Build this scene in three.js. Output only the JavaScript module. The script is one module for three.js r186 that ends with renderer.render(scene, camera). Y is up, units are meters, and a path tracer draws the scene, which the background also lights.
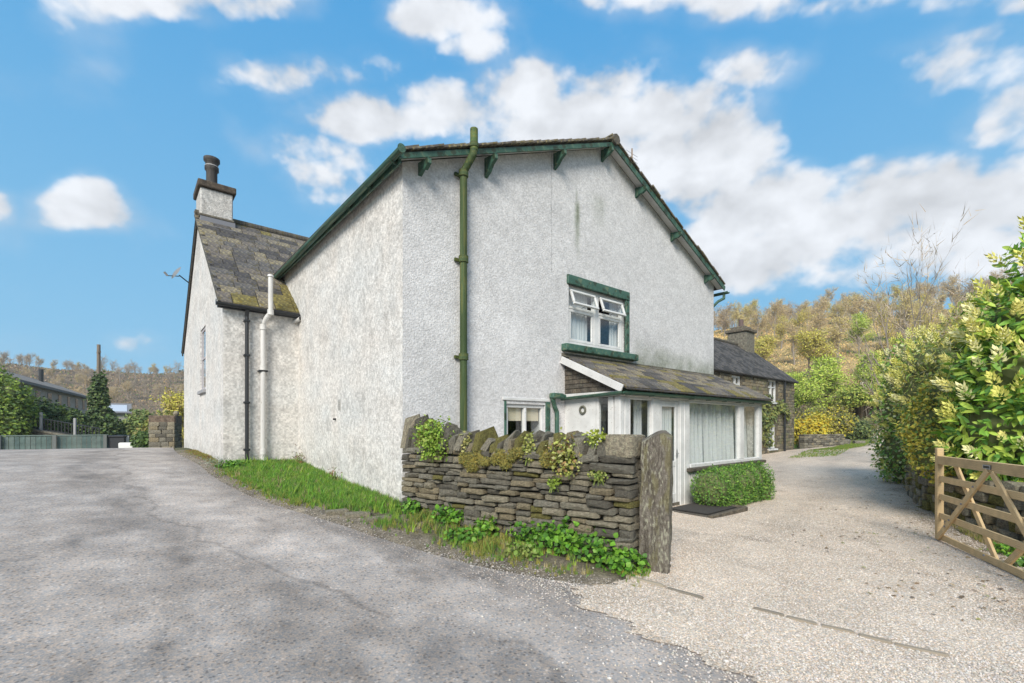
import * as THREE from 'three';
import { mergeGeometries, toCreasedNormals } from 'three/addons/utils/BufferGeometryUtils.js';
import { ConvexGeometry } from 'three/addons/geometries/ConvexGeometry.js';
import { ImprovedNoise } from 'three/addons/math/ImprovedNoise.js';

// ------------------------------------------------------------------ camera, sky, sun, exposure
const scene = new THREE.Scene();
const W = 1024, HT = 683, FOCAL = 460;                       // level camera, lens raised so that the horizon is low in the frame
const camera = new THREE.PerspectiveCamera(2 * Math.atan(HT / 2 / FOCAL) * 180 / Math.PI, W / HT, 0.05, 1500);
camera.position.set(0, 1.6, 0);
camera.setViewOffset(W, HT, 0, -83.5, W, HT);
camera.updateProjectionMatrix();
const renderer = new THREE.WebGLRenderer({ antialias: true });
renderer.setSize(W, HT);
renderer.toneMapping = THREE.LinearToneMapping;
renderer.toneMappingExposure = 1.53;
renderer.shadowMap.enabled = true;

const sun = new THREE.DirectionalLight(new THREE.Color().setRGB(1, 0.94, 0.835), 3.1);
sun.position.set(-13, 38, 46);                                // behind the camera, to the left, through thin cloud
sun.target.position.set(0, 0, -8);
sun.castShadow = true;
sun.shadow.radius = 48;
sun.shadow.mapSize.set(2048, 2048);
Object.assign(sun.shadow.camera, { left: -60, right: 60, top: 60, bottom: -60, near: 1, far: 260 });
scene.add(sun, sun.target);

const perlin = new ImprovedNoise();
const clamp = (x, a = 0, b = 1) => Math.min(b, Math.max(a, x));
const smooth = (a, b, x) => { const t = clamp((x - a) / (b - a)); return t * t * (3 - 2 * t); };
const lerp = (a, b, t) => a + (b - a) * t;
function fbm3(x, y, z, oct = 5) { let s = 0, a = 0.5, f = 1; for (let i = 0; i < oct; i++) { s += a * perlin.noise(x * f, y * f, z * f); a *= 0.5; f *= 2.03; } return s; }

// blue sky with fair-weather cumulus: [azimuth tangent, elevation tangent, half width, half height, weight]
const CUMULUS = [
  [-0.95, 0.475, 0.075, 0.05, 1.1], [-0.9, 0.455, 0.06, 0.035, 1.0], [-0.72, 0.935, 0.16, 0.05, 1.1], [-0.56, 0.905, 0.1, 0.04, 1.0], [-0.95, 0.9, 0.06, 0.045, 0.4], [-0.14, 0.885, 0.1, 0.045, 0.95], [-0.08, 0.825, 0.05, 0.04, 0.8],
  [-0.52, 0.76, 0.08, 0.035, 0.62], [-0.34, 0.775, 0.1, 0.035, 0.6], [-0.3, 0.665, 0.11, 0.05, 1.3], [-0.14, 0.68, 0.14, 0.06, 1.4], [0.03, 0.68, 0.16, 0.075, 1.5], [0.18, 0.67, 0.16, 0.09, 1.5], [0.32, 0.66, 0.14, 0.085, 1.4],
  [0.42, 0.62, 0.13, 0.075, 1.3], [0.3, 0.56, 0.2, 0.1, 1.4], [-0.39, 0.53, 0.07, 0.045, 0.6], [-0.44, 0.6, 0.06, 0.03, 0.45], [0.3, 0.765, 0.06, 0.04, 0.55], [0.28, 0.94, 0.13, 0.045, 0.95], [0.5, 0.93, 0.18, 0.05, 1.1], [0.68, 0.915, 0.1, 0.035, 0.75], [0.5, 0.775, 0.08, 0.03, 0.45],
  [0.93, 0.93, 0.2, 0.04, 0.75], [1.02, 0.77, 0.12, 0.08, 0.9], [1.08, 0.67, 0.1, 0.09, 0.9], [0.88, 0.8, 0.05, 0.03, 0.45],
  [0.84, 0.5, 0.16, 0.07, 1.4], [1.0, 0.48, 0.18, 0.09, 1.4], [1.14, 0.48, 0.12, 0.1, 1.3], [0.55, 0.46, 0.18, 0.1, 1.4], [0.7, 0.4, 0.28, 0.08, 1.4], [0.95, 0.39, 0.22, 0.07, 1.2], [0.45, 0.52, 0.14, 0.09, 1.3], [0.52, 0.35, 0.14, 0.06, 1.1], [0.8, 0.34, 0.2, 0.04, 0.8],
  [-0.78, 0.18, 0.07, 0.022, 0.6], [-1.12, 0.475, 0.03, 0.03, 0.6],
];
function skyColor(x, y, z) {
  const e = Math.max(y, 0.001), el = Math.asin(clamp(y, -1, 1));
  const t = Math.pow(clamp(el / 0.95), 0.75);
  let c = [lerp(0.32, 0.045, t), lerp(0.63, 0.315, t), lerp(0.86, 0.7, t)];
  // cover field: the clouds in view, and clouds of the same kind all round
  let cover = -1;
  const n1 = fbm3(x * 3.1 / (e + 0.5) + 7.3, z * 3.1 / (e + 0.5) - 2.1, 4.4, 3);
  const facing = smooth(0.25, 0.5, -z);
  if (facing > 0) {
    const u = x / -z, v = y / -z;
    for (const [cu, cv, ru, rv, w] of CUMULUS) {
      const dx = (u - cu) / ru, dy = (v - cv) / (rv * (v > cv ? 1.0 : 0.8)), q = dx * dx + dy * dy;
      if (q < 9) cover = Math.max(cover, w * (1.0 - q * 0.5));
    }
    const edge = smooth(1.15, 1.45, Math.abs(u)) + smooth(1.0, 1.25, v);
    cover = lerp(cover, Math.max(cover, n1 * 3.4 + 0.25), clamp(edge));
  }
  const all = n1 * 3.4 + 0.25;
  cover = lerp(all, cover, facing);
  const er = el * 10.5;
  const p1 = fbm3(x * 7, er * 0.75, z * 7, 6), p2 = fbm3(x * 24 + 3, er * 2.7, z * 24, 4);
  const p3 = fbm3(x * 15 - 4, er * 1.7, z * 15, 5);
  const dens = clamp(cover * 0.74 + 0.04 + p1 * 1.3 + p3 * 0.75 + p2 * 0.42);
  const veil = 0.4 * clamp(cover * 0.45 + 0.42 + p1 * 1.7);                  // thin wisps round the cumulus
  const a = Math.max(veil * veil * 2.2, smooth(0.05, 0.78, dens) * 0.97);
  const lump = fbm3(x * 11 + 11, er * 1.5 + 5, z * 11, 5);
  const w = clamp(0.83 + 0.34 * lump + 0.2 * p3 + 0.04 * (dens - 0.5), 0.52, 0.96);
  const cl = [w * 0.95, w * 0.98, w * 1.03];
  for (let i = 0; i < 3; i++) c[i] = lerp(c[i], cl[i], a);
  return c;
}
{
  const w = 4096, h = 2048, data = new Float32Array(w * h * 4);
  for (let j = 0; j < h; j++) {
    const el = ((j + 0.5) / h - 0.5) * Math.PI, y = Math.sin(el), r = Math.cos(el);
    for (let i = 0; i < w; i++) {
      const k = (j * w + i) * 4;
      if (y < -0.002) { data[k] = 0.2; data[k + 1] = 0.21; data[k + 2] = 0.19; data[k + 3] = 1; continue; }
      const az = ((i + 0.5) / w - 0.5) * 2 * Math.PI, x = r * Math.cos(az), z = r * Math.sin(az);
      // coarse outside the view, where it only lights the scene
      if (z > -0.2 && (i & 3 || j & 3)) { const k2 = ((j & ~3) * w + (i & ~3)) * 4; if ((j & ~3) > h / 2) { data.copyWithin(k, k2, k2 + 4); continue; } }
      const c = skyColor(x, y, z);
      data[k] = c[0] * 0.675; data[k + 1] = c[1] * 0.675; data[k + 2] = c[2] * 0.675; data[k + 3] = 1;
    }
  }
  const tex = new THREE.DataTexture(data, w, h, THREE.RGBAFormat, THREE.FloatType);
  tex.mapping = THREE.EquirectangularReflectionMapping; tex.magFilter = tex.minFilter = THREE.LinearFilter; tex.needsUpdate = true;
  scene.background = tex; scene.environment = tex;
}

// ------------------------------------------------------------------ helpers
function rngOf(seed) { let a = seed >>> 0; return () => { a = (a + 0x6D2B79F5) | 0; let t = Math.imul(a ^ (a >>> 15), 1 | a); t = (t + Math.imul(t ^ (t >>> 7), 61 | t)) ^ t; return ((t ^ (t >>> 14)) >>> 0) / 4294967296; }; }
const R = rngOf(20240);
const rr = (a, b, r = R) => a + (b - a) * r();
const pick = (arr, r = R) => arr[Math.floor(r() * arr.length) % arr.length];
const V = (x, y, z) => new THREE.Vector3(x, y, z);

// tileable noise
const hash2 = (x, y, s) => { let h = Math.imul(x, 374761393) + Math.imul(y, 668265263) + Math.imul(s, 2246822519); h = Math.imul(h ^ (h >>> 13), 1274126177); return ((h ^ (h >>> 16)) >>> 0) / 4294967296; };
function vn(u, v, f, s) { const x = u * f, y = v * f, xi = Math.floor(x), yi = Math.floor(y); let a = x - xi, b = y - yi; a = a * a * (3 - 2 * a); b = b * b * (3 - 2 * b); const m = (q) => ((q % f) + f) % f; const x0 = m(xi), x1 = m(xi + 1), y0 = m(yi), y1 = m(yi + 1); return lerp(lerp(hash2(x0, y0, s), hash2(x1, y0, s), a), lerp(hash2(x0, y1, s), hash2(x1, y1, s), a), b); }
function fb(u, v, f, oct, s) { let t = 0, a = 0.5, n = 0; for (let i = 0; i < oct; i++) { t += a * vn(u, v, f, s + i * 17); n += a; a *= 0.5; f *= 2; } return t / n; }
function cells(u, v, f, s) {   // [nearest, second nearest, id]
  const x = u * f, y = v * f, xi = Math.floor(x), yi = Math.floor(y); let d1 = 9, d2 = 9, id = 0; const m = (q) => ((q % f) + f) % f;
  for (let j = -1; j <= 1; j++) for (let i = -1; i <= 1; i++) { const cx = m(xi + i), cy = m(yi + j), px = xi + i + hash2(cx, cy, s), py = yi + j + hash2(cx, cy, s + 5), d = Math.hypot(px - x, py - y); if (d < d1) { d2 = d1; d1 = d; id = hash2(cx, cy, s + 9); } else if (d < d2) d2 = d; }
  return [d1, d2, id];
}
function texOf(size, metres, srgb, fn, h = size) {
  const d = new Uint8Array(size * h * 4);
  for (let j = 0; j < h; j++) for (let i = 0; i < size; i++) { const c = fn((i + 0.5) / size, (j + 0.5) / h), k = (j * size + i) * 4, a = typeof c === 'number' ? [c, c, c] : c; d[k] = clamp(a[0]) * 255; d[k + 1] = clamp(a[1]) * 255; d[k + 2] = clamp(a[2]) * 255; d[k + 3] = 255; }
  const t = new THREE.DataTexture(d, size, h, THREE.RGBAFormat, THREE.UnsignedByteType);
  t.wrapS = t.wrapT = THREE.RepeatWrapping; t.magFilter = THREE.LinearFilter; t.minFilter = THREE.LinearMipmapLinearFilter; t.generateMipmaps = true;
  if (srgb) t.colorSpace = THREE.SRGBColorSpace;
  const [mu, mv] = Array.isArray(metres) ? metres : [metres, metres];
  t.repeat.set(1 / mu, 1 / mv); t.needsUpdate = true; return t;
}
const rgb = (r, g, b) => new THREE.Color().setRGB(r, g, b);
function mat(c, o = {}) { const m = new THREE.MeshStandardMaterial({ color: rgb(...c), roughness: 0.85, metalness: 0, side: THREE.DoubleSide, ...o }); return m; }

// geometry
function boxUV(g) {   // uv in metres from the dominant plane of each face
  if (g.index) g = g.toNonIndexed();
  g.computeVertexNormals();
  const p = g.attributes.position, n = g.attributes.normal, uv = new Float32Array(p.count * 2);
  for (let i = 0; i < p.count; i++) {
    const f = i - (i % 3); let nx = 0, ny = 0, nz = 0; for (let k = 0; k < 3; k++) { nx += n.getX(f + k); ny += n.getY(f + k); nz += n.getZ(f + k); }
    nx = Math.abs(nx); ny = Math.abs(ny); nz = Math.abs(nz);
    const [a, b] = nx >= ny && nx >= nz ? [p.getZ(i), p.getY(i)] : ny >= nz ? [p.getX(i), p.getZ(i)] : [p.getX(i), p.getY(i)];
    uv[i * 2] = a; uv[i * 2 + 1] = b;
  }
  g.setAttribute('uv', new THREE.BufferAttribute(uv, 2)); return g;
}
const strip = (g) => { const q = g.index ? g.toNonIndexed() : g; for (const k of Object.keys(q.attributes)) if (!['position', 'normal', 'uv'].includes(k)) q.deleteAttribute(k); return q; };
const bx = (x0, x1, y0, y1, z0, z1) => boxUV(new THREE.BoxGeometry(Math.abs(x1 - x0), Math.abs(y1 - y0), Math.abs(z1 - z0)).translate((x0 + x1) / 2, (y0 + y1) / 2, (z0 + z1) / 2));
function cbx(x0, x1, y0, y1, z0, z1, b = 0.008) {   // box with chamfered edges
  const c = [(x0 + x1) / 2, (y0 + y1) / 2, (z0 + z1) / 2], h = [Math.abs(x1 - x0) / 2, Math.abs(y1 - y0) / 2, Math.abs(z1 - z0) / 2], pts = [];
  b = Math.min(b, 0.4 * Math.min(...h));
  for (const sx of [-1, 1]) for (const sy of [-1, 1]) for (const sz of [-1, 1]) { const s = [sx, sy, sz]; for (let a = 0; a < 3; a++) pts.push(V(...[0, 1, 2].map((k) => c[k] + s[k] * (h[k] - (k === a ? 0 : b))))); }
  return boxUV(new ConvexGeometry(pts));
}
function beam(a, b, w, t, up = V(0, 1, 0)) {   // chamfered bar from a to b: w across (along up), t thick
  const d = b.clone().sub(a), L = d.length(), g = cbx(-L / 2, L / 2, -w / 2, w / 2, -t / 2, t / 2, Math.min(w, t) * 0.12);
  d.normalize(); const n = V(0, 0, 0).crossVectors(d, up).normalize(), u = V(0, 0, 0).crossVectors(n, d);
  return g.applyMatrix4(new THREE.Matrix4().makeBasis(d, u, n)).translate((a.x + b.x) / 2, (a.y + b.y) / 2, (a.z + b.z) / 2);
}
function tube(pts, r, seg = 10, sharp = true, rings = 0) {
  const path = new THREE.CurvePath();
  if (sharp) for (let i = 0; i + 1 < pts.length; i++) path.add(new THREE.LineCurve3(pts[i], pts[i + 1])); else path.add(new THREE.CatmullRomCurve3(pts, false, 'catmullrom', 0.5));
  if (sharp && pts.length > 2) return strip(mergeGeometries(pts.slice(0, -1).flatMap((p, i) => [strip(new THREE.TubeGeometry(new THREE.LineCurve3(p, pts[i + 1]), 1, r, seg)), ...(i ? [strip(new THREE.SphereGeometry(r, seg, 6).translate(p.x, p.y, p.z))] : [])])));
  return strip(new THREE.TubeGeometry(path, rings || (sharp ? 1 : pts.length * 5), r, seg));
}
const cyl = (x, y0, y1, z, r0, r1 = r0, seg = 14) => strip(new THREE.CylinderGeometry(r1, r0, y1 - y0, seg).translate(x, (y0 + y1) / 2, z));
function poly3(pts, depth, holes = []) { const s = new THREE.Shape(pts.map(([x, y]) => new THREE.Vector2(x, y))); for (const h of holes) s.holes.push(new THREE.Path(h.map(([x, y]) => new THREE.Vector2(x, y)))); return strip(new THREE.ExtrudeGeometry(s, { depth, bevelEnabled: false })); }
const merge = (arr) => mergeGeometries(arr.map(strip));

// objects
const taken = {};
const numbered = (n) => { const k = (taken[n] = (taken[n] ?? -1) + 1); return k ? n + '_' + String(k).padStart(3, '0') : n; };
function shadows(o) { o.castShadow = o.receiveShadow = true; return o; }
function part(parent, name, geo, m, extra) { const o = shadows(new THREE.Mesh(geo, m)); o.name = name; if (extra) Object.assign(o.userData, extra); parent.add(o); return o; }
function sub(parent, name, extra) { const g = new THREE.Group(); g.name = name; if (extra) Object.assign(g.userData, extra); parent.add(g); return g; }
function thing(name, label, category, x = 0, y = 0, z = 0, turn = 0, group) { const o = new THREE.Group(); o.name = numbered(name); o.position.set(x, y, z); o.rotation.y = turn; o.userData = { label, category }; if (group) o.userData.group = group; scene.add(o); return o; }
function structure(name, geo, m) { const o = shadows(new THREE.Mesh(geo, m)); o.name = numbered(name); o.userData.kind = 'structure'; scene.add(o); return o; }
const _m = new THREE.Matrix4(), _q = new THREE.Quaternion(), _e = new THREE.Euler(), _s = new THREE.Vector3(), _c = new THREE.Color();
function copies(parent, name, geo, m, list, extra) {   // list of {p:[x,y,z], e:[rx,ry,rz] or q, s: number|[x,y,z], c:[r,g,b]}
  const im = new THREE.InstancedMesh(geo, m, list.length); im.name = name; shadows(im);
  list.forEach((t, i) => { const q = t.q || _q.setFromEuler(_e.set(t.e[0], t.e[1], t.e[2], 'YXZ')); Array.isArray(t.s) ? _s.set(...t.s) : _s.setScalar(t.s); _m.compose(V(...t.p), q, _s); im.setMatrixAt(i, _m); if (t.c) im.setColorAt(i, _c.setRGB(...t.c)); });
  Object.assign(im.userData, { kind: 'stuff' }, extra); parent.add(im); return im;
}
const tint = (c, k) => [c[0] * k, c[1] * k, c[2] * k];
const vary = (c, a, r = R) => { const k = 1 + (r() - 0.5) * 2 * a; return [c[0] * k * (1 + (r() - 0.5) * a * 0.5), c[1] * k, c[2] * k * (1 + (r() - 0.5) * a * 0.6)]; };
// ------------------------------------------------------------------ the lie of the land: heights measured at points (x, distance ahead, height), smoothed between them
const LEVELS = [[1.62,5.15,0],[-1.71,7.2,0.36],[-5.4,11.5,0.68],[-6.6,10.45,0.72],[-9.3,13.7,0.78],[-12.1,17,0.76],[-4.6,8.6,0.52],[-8.8,11.2,0.8],[3.5,9.5,-0.12],[6,6.5,-0.08],[5.3,4.8,-0.06],[0,0,-0.05],[1.7,2.8,-0.03],[-2,3,0.12],[-4,5,0.36],[-7,7,0.66],[-13,11,0.86],[-18,16,0.72],[-24,20,0.4],[-16,24,-0.2],[-22,32,-1.6],[-34,34,-1.6],[-40,60,-4],[8,14,-0.1],[16,29,-0.12],[13,22,-0.12],[24,35,0.25],[36,46,0.95],[11,12,0.1],[20,20,0.3],[-5,0,0.3],[-10,3,0.75],[-20,5,1],[-30,12,0.8],[0,-12,-0.5],[12,0,-0.1],[25,5,0.3],[-15,-10,0.8],[10,-12,-0.3],[0,16,0],[0,30,-0.2],[45,40,2],[10,45,0.5],[50,65,4],[20,70,2],[-10,60,-4]];
const spline = (() => {
  const n = LEVELS.length, N = n + 3, phi = (r2) => (r2 > 1e-9 ? 0.5 * r2 * Math.log(r2) : 0);
  const A = Array.from({ length: N }, () => new Float64Array(N + 1));
  for (let i = 0; i < n; i++) { for (let j = 0; j < n; j++) A[i][j] = phi((LEVELS[i][0] - LEVELS[j][0]) ** 2 + (LEVELS[i][1] - LEVELS[j][1]) ** 2) + (i === j ? 0.3 : 0); A[i][n] = A[n][i] = 1; A[i][n + 1] = A[n + 1][i] = LEVELS[i][0]; A[i][n + 2] = A[n + 2][i] = LEVELS[i][1]; A[i][N] = LEVELS[i][2]; }
  for (let c = 0; c < N; c++) { let p = c; for (let r = c + 1; r < N; r++) if (Math.abs(A[r][c]) > Math.abs(A[p][c])) p = r; [A[c], A[p]] = [A[p], A[c]]; for (let r = 0; r < N; r++) if (r !== c) { const f = A[r][c] / A[c][c]; if (f) for (let k = c; k <= N; k++) A[r][k] -= f * A[c][k]; } }
  const w = A.map((row, i) => row[N] / row[i]);
  return (x, d) => { let s = w[n] + w[n + 1] * x + w[n + 2] * d; for (let i = 0; i < n; i++) { const r2 = (LEVELS[i][0] - x) ** 2 + (LEVELS[i][1] - d) ** 2; if (r2 > 1e-9) s += w[i] * 0.5 * r2 * Math.log(r2); } return s; };
})();
function hillY(x, d) {
  const r = Math.hypot(x, d), az = Math.atan2(x, d) * 57.3;
  const right = smooth(4, 22, az) * (1 - smooth(95, 130, az)), left = smooth(-2, -14, az) * smooth(-130, -100, az);
  const k = Math.pow(Math.cos(clamp(az - 30, 0, 40) / 57.3), 2.4);
  const R1 = 3 + (31 * k) * Math.pow(smooth(40, 190, r), 0.9), L1 = -5 + 28 * smooth(95, 270, r);
  const rest = lerp(-3, 12, smooth(100, 300, r));
  const wsum = right + left + 0.0001, base = wsum > 1 ? (right * R1 + left * L1) / wsum : right * R1 + left * L1 + (1 - right - left) * rest;
  return base + fbm3(x * 0.022, 1.7, d * 0.022, 3) * 7 * smooth(75, 140, r);
}
function HY(x, d) {
  const r = Math.hypot(x, d), k = smooth(48, 80, r);
  if (k <= 0) return spline(x, d);
  if (k >= 1) return hillY(x, d);
  return lerp(spline(x * Math.min(1, 75 / r), d * Math.min(1, 75 / r)), hillY(x, d), k);
}
// outlines on the ground, [x, distance]
const ROAD_R = [[-24, 34], [-16, 22], [-12, 16.3], [-8.92, 12.36], [-6.75, 9.95], [-5.61, 8.69], [-3.87, 7.06], [-2.39, 6.03], [-1.3, 5.32], [-0.44, 4.85], [0.47, 4.54], [1.15, 4.3], [1.45, 3.4], [1.85, 2.85], [2.25, 1.5], [2.9, -2], [3.3, -8]];
const ROAD_L = [[-36, 31], [-29, 20], [-25, 15], [-21, 11], [-18, 8.5], [-16, 7], [-13, 4.6], [-11, 3], [-9.5, 1.6], [-8.5, 0.6], [-7.5, -0.4], [-7, -1], [-6.4, -2], [-5.8, -3], [-5, -4.5], [-4, -7], [-3, -12]];
const DRIVE_L = [[2.7, -2], [2.2, 1.5], [1.62, 2.85], [1.15, 3.4], [0.62, 4.0], [0.55, 4.3], [1.1, 4.6], [1.4, 5.1], [0.2, 6], [-1.3, 7], [-1.5, 7.25], [0.6, 9.0], [2.5, 10.6], [6.2, 13.6], [8, 17], [9, 20], [16, 29], [19.5, 30.6], [23.5, 34], [33.5, 46], [44, 58]];
const DRIVE_R = [[9, -2], [7.4, 1.5], [6.6, 2.85], [6.3, 3.4], [6.2, 4.0], [6.2, 4.3], [6.25, 4.6], [6.3, 5.1], [6.45, 6], [6.95, 7], [7.1, 7.25], [8.2, 9.0], [9.3, 10.6], [11.3, 13.6], [13.8, 17], [16.4, 20], [24.5, 29], [25.8, 30.6], [28.5, 34], [37, 46], [47, 58]];
function along(pts, t) { const n = pts.length - 1, x = clamp(t) * n, i = Math.min(n - 1, Math.floor(x)), f = x - i; const q = (k) => pts[clamp(k, 0, n)]; const [a, b, c, e] = [q(i - 1), q(i), q(i + 1), q(i + 2)]; return [0, 1].map((k) => 0.5 * (2 * b[k] + (c[k] - a[k]) * f + (2 * a[k] - 5 * b[k] + 4 * c[k] - e[k]) * f * f + (3 * b[k] - a[k] - 3 * c[k] + e[k]) * f * f * f)); }
const straight = (pts, t) => { const n = pts.length - 1, x = clamp(t) * n, i = Math.min(n - 1, Math.floor(x)), f = x - i; return [0, 1].map((k) => lerp(pts[i][k], pts[i + 1][k], f)); };
function inside(x, d, poly) { let c = false; for (let i = 0, j = poly.length - 1; i < poly.length; j = i++) { const [xi, yi] = poly[i], [xj, yj] = poly[j]; if (yi > d !== yj > d && x < ((xj - xi) * (d - yi)) / (yj - yi) + xi) c = !c; } return c; }
const ROAD = [...ROAD_R, ...[...ROAD_L].reverse()], DRIVE = [...DRIVE_L, ...[...DRIVE_R].reverse()];
const edgeDist = (x, d) => { let m = 9; for (let i = 2; i < 15; i++) { const [ax, ad] = ROAD_R[i], [bx2, bd] = ROAD_R[i + 1], t = clamp(((x - ax) * (bx2 - ax) + (d - ad) * (bd - ad)) / ((bx2 - ax) ** 2 + (bd - ad) ** 2)); m = Math.min(m, Math.hypot(x - ax - t * (bx2 - ax), d - ad - t * (bd - ad))); } return m; };
const VERGE = [...ROAD_R.slice(2, 12), [1.5, 4.95], [-1.72, 7.15], [-5.36, 11.5], [-6.6, 10.45], [-12.2, 17.2]];

// ------------------------------------------------------------------ textures
const T = {};
T.noiseBump = texOf(512, 0.5, false, (u, v) => 0.5 * fb(u, v, 12, 5, 3) + 0.5 * fb(u, v, 64, 3, 8));
// thrown roughcast: overlapping dabs of mortar and grit
T.roughcast = texOf(1024, 0.77, false, (u, v) => { const a = cells(u, v, 24, 3), b = cells(u, v, 60, 11); return clamp(0.6 * (1 - a[0] * 1.1) * (0.4 + 0.6 * a[2]) + 0.3 * (1 - b[0] * 1.1) * b[2] + 0.36 * fb(u, v, 7, 5, 21)); });
// limewash on it: rubbed, a little dirty in the hollows between the dabs
T.limewash = texOf(2048, 4.3, true, (u, v) => { const g = fb(u, v, 4, 6, 31), m = fb(u, v, 28, 4, 35), s = fb(u, v, 110, 3, 41), gr = fb(u, v, 11, 5, 45); let k = 0.875 + 0.09 * (g - 0.5) + 0.1 * (m - 0.5) + 0.3 * (s - 0.5) - 0.06 * smooth(0.56, 0.72, gr) * (0.3 + 1.2 * fb(u, v, 60, 3, 47)); const warm = 0.03 * (fb(u, v, 7, 3, 61) - 0.42); return [k + warm, k, k - warm * 0.8]; });
// gable: streaks of algae below the roof timber, over the porch and along the joint between the two builds
T.gableWash = texOf(2048, [10.6, 8.8], true, (u, v) => {
  const x = u * 10.6 - 0.3, y = v * 8.8 - 0.6; let k = 0.865 + 0.1 * (fb(u, v, 9, 5, 71) - 0.5) + 0.08 * (fb(u, v, 70, 3, 73) - 0.5) + 0.22 * (fb(u, v, 380, 3, 75) - 0.5);
  k += 0.05 * (fb(u, v, 3, 3, 79) - 0.5);
  let g = 0; const st = fb(u, v * 0.15, 120, 3, 81), gn = fb(u, v, 60, 4, 83);
  const streak = (cx, w, y1, y0, a) => { const q = Math.exp(-(((x - cx + 0.05 * (fb(u, v, 20, 2, 85) - 0.5)) / w) ** 2)) * smooth(y1 + 0.12, y1 - 0.1, y) * smooth(y0, y0 + 0.9, y); g = Math.max(g, a * q * (0.35 + 1.1 * st) * (0.4 + gn)); };
  streak(4.06, 0.07, 6.35, 4.95, 0.75); streak(4.75, 0.22, 6.7, 5.7, 0.28); streak(4.02, 0.03, 6.6, 5.2, 0.4);
  const base = smooth(3.75 + 0.5 * (fb(u, v, 14, 3, 87) - 0.5), 3.05, y) * smooth(2.9, 3.1, y) * smooth(5.9, 6.3, x); g = Math.max(g, base * 0.55 * (0.2 + 1.3 * fb(u, v, 46, 4, 89)));
  const low = smooth(0.85, -0.1, y + 0.5 * (gn - 0.5)); g = Math.max(g, low * 0.35 * (0.3 + fb(u, v, 50, 3, 91)));
  const crack = Math.abs(x - 3.28 - 0.035 * (fb(u, v, 30, 2, 93) - 0.5)); if (crack < 0.013 && y > 4.7) k -= 0.1 * (0.4 + gn);
  return [k * (1 - 0.5 * g), k * (1 - 0.46 * g), k * (1.006 - 0.56 * g)];
});
T.stone = texOf(512, 0.55, true, (u, v) => { const a = fb(u, v, 5, 6, 101), b = fb(u, v, 40, 3, 105), l = fb(u, v, 11, 4, 109); let c = [0.6 + 0.46 * (a - 0.5) + 0.28 * (b - 0.5), 0.58 + 0.44 * (a - 0.5) + 0.28 * (b - 0.5), 0.535 + 0.4 * (a - 0.5) + 0.24 * (b - 0.5)]; const li = smooth(0.62, 0.7, l); return c.map((q, i) => lerp(q, [0.74, 0.75, 0.68][i], li * 0.75)); });
T.slate = texOf(512, 0.9, true, (u, v) => { const a = fb(u, v, 5, 5, 121), b = fb(u, v, 60, 3, 125), l = fb(u, v, 16, 4, 129), l2 = fb(u, v, 9, 3, 135); let k = 0.5 + 0.3 * (a - 0.5) + 0.22 * (b - 0.5), c = [k, k * 0.985, k * 0.97]; const li = smooth(0.58, 0.68, l) * 0.6, mo = smooth(0.56, 0.7, l2) * 0.7; c = c.map((q, i) => lerp(q, [0.76, 0.74, 0.64][i], li)); return c.map((q, i) => lerp(q, [0.5, 0.46, 0.27][i], mo)); });
T.asphalt = texOf(1024, 1.7, true, (u, v) => { const a = cells(u, v, 110, 141), b = cells(u, v, 60, 147), n = fb(u, v, 6, 6, 151); let k = 0.63 + 0.2 * (n - 0.5) + (a[2] - 0.5) * 0.15 * (1 - a[0]); if (b[2] > 0.92) k += 0.1 * smooth(0.5, 0.2, b[0]); if (b[2] < 0.16) k -= 0.12 * smooth(0.5, 0.2, b[0]); const w = (a[2] - 0.5) * 0.05; return [k + w + 0.012, k, k - w - 0.008]; });
T.asphaltBump = texOf(1024, 1.7, false, (u, v) => { const a = cells(u, v, 110, 141), n = fb(u, v, 14, 5, 157); return clamp(0.45 * (1 - a[0]) + 0.6 * n); });
T.gravel = texOf(1024, 1.3, true, (u, v) => { const a = cells(u, v, 78, 161), b = cells(u, v, 130, 165), n = fb(u, v, 5, 5, 169); let k = 0.8 + 0.12 * (n - 0.5) + (a[2] - 0.5) * 0.26 * smooth(0.75, 0.3, a[0]) + (b[2] - 0.5) * 0.16 - 0.24 * smooth(0.06, 0.0, a[1] - a[0]); const w = (hash2(Math.floor(a[2] * 9999), 3, 1) - 0.4) * 0.06; return [k + 0.014 + w, k - 0.016, k - 0.04 - w]; });
T.gravelBump = texOf(1024, 1.3, false, (u, v) => { const a = cells(u, v, 78, 161), b = cells(u, v, 130, 165); return clamp(0.7 * (1 - a[0] * a[0]) * (0.6 + 0.4 * a[2]) + 0.3 * (1 - b[0])); });
T.soil = texOf(512, 1.4, true, (u, v) => { const a = fb(u, v, 6, 6, 171), b = cells(u, v, 70, 175); const k = 0.72 + 0.4 * (a - 0.5) + (b[2] - 0.5) * 0.25; return [k, k * 0.98, k * 0.94]; });
T.wood = texOf(512, [0.5, 0.5], true, (u, v) => { const g = fb(u, v * 1, 3, 3, 181), ln = fb(u * 1 + 0 * g, v, 4, 2, 183); const s = Math.sin((v * 26 + 5 * fb(u, v, 3, 4, 187)) * 6.283) * 0.5 + 0.5, f = vn(u, v, 6, 189) * 0.4 + hash2(Math.floor(v * 256), 0, 7) * 0.3; const k = 0.76 + 0.16 * (s - 0.5) * f + 0.22 * (g - 0.5) + 0.14 * (f - 0.35); return [k, k * 0.985, k * 0.95]; });
T.paint = texOf(512, 1.1, true, (u, v) => { const a = fb(u, v, 6, 5, 191), f = 0.6 * smooth(0.74, 0.8, fb(u, v, 40, 4, 195)); const k = 0.9 + 0.14 * (a - 0.5); return [lerp(k, 0.55, f * 0.7), lerp(k, 0.53, f * 0.7), lerp(k, 0.48, f * 0.7)]; });
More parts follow.
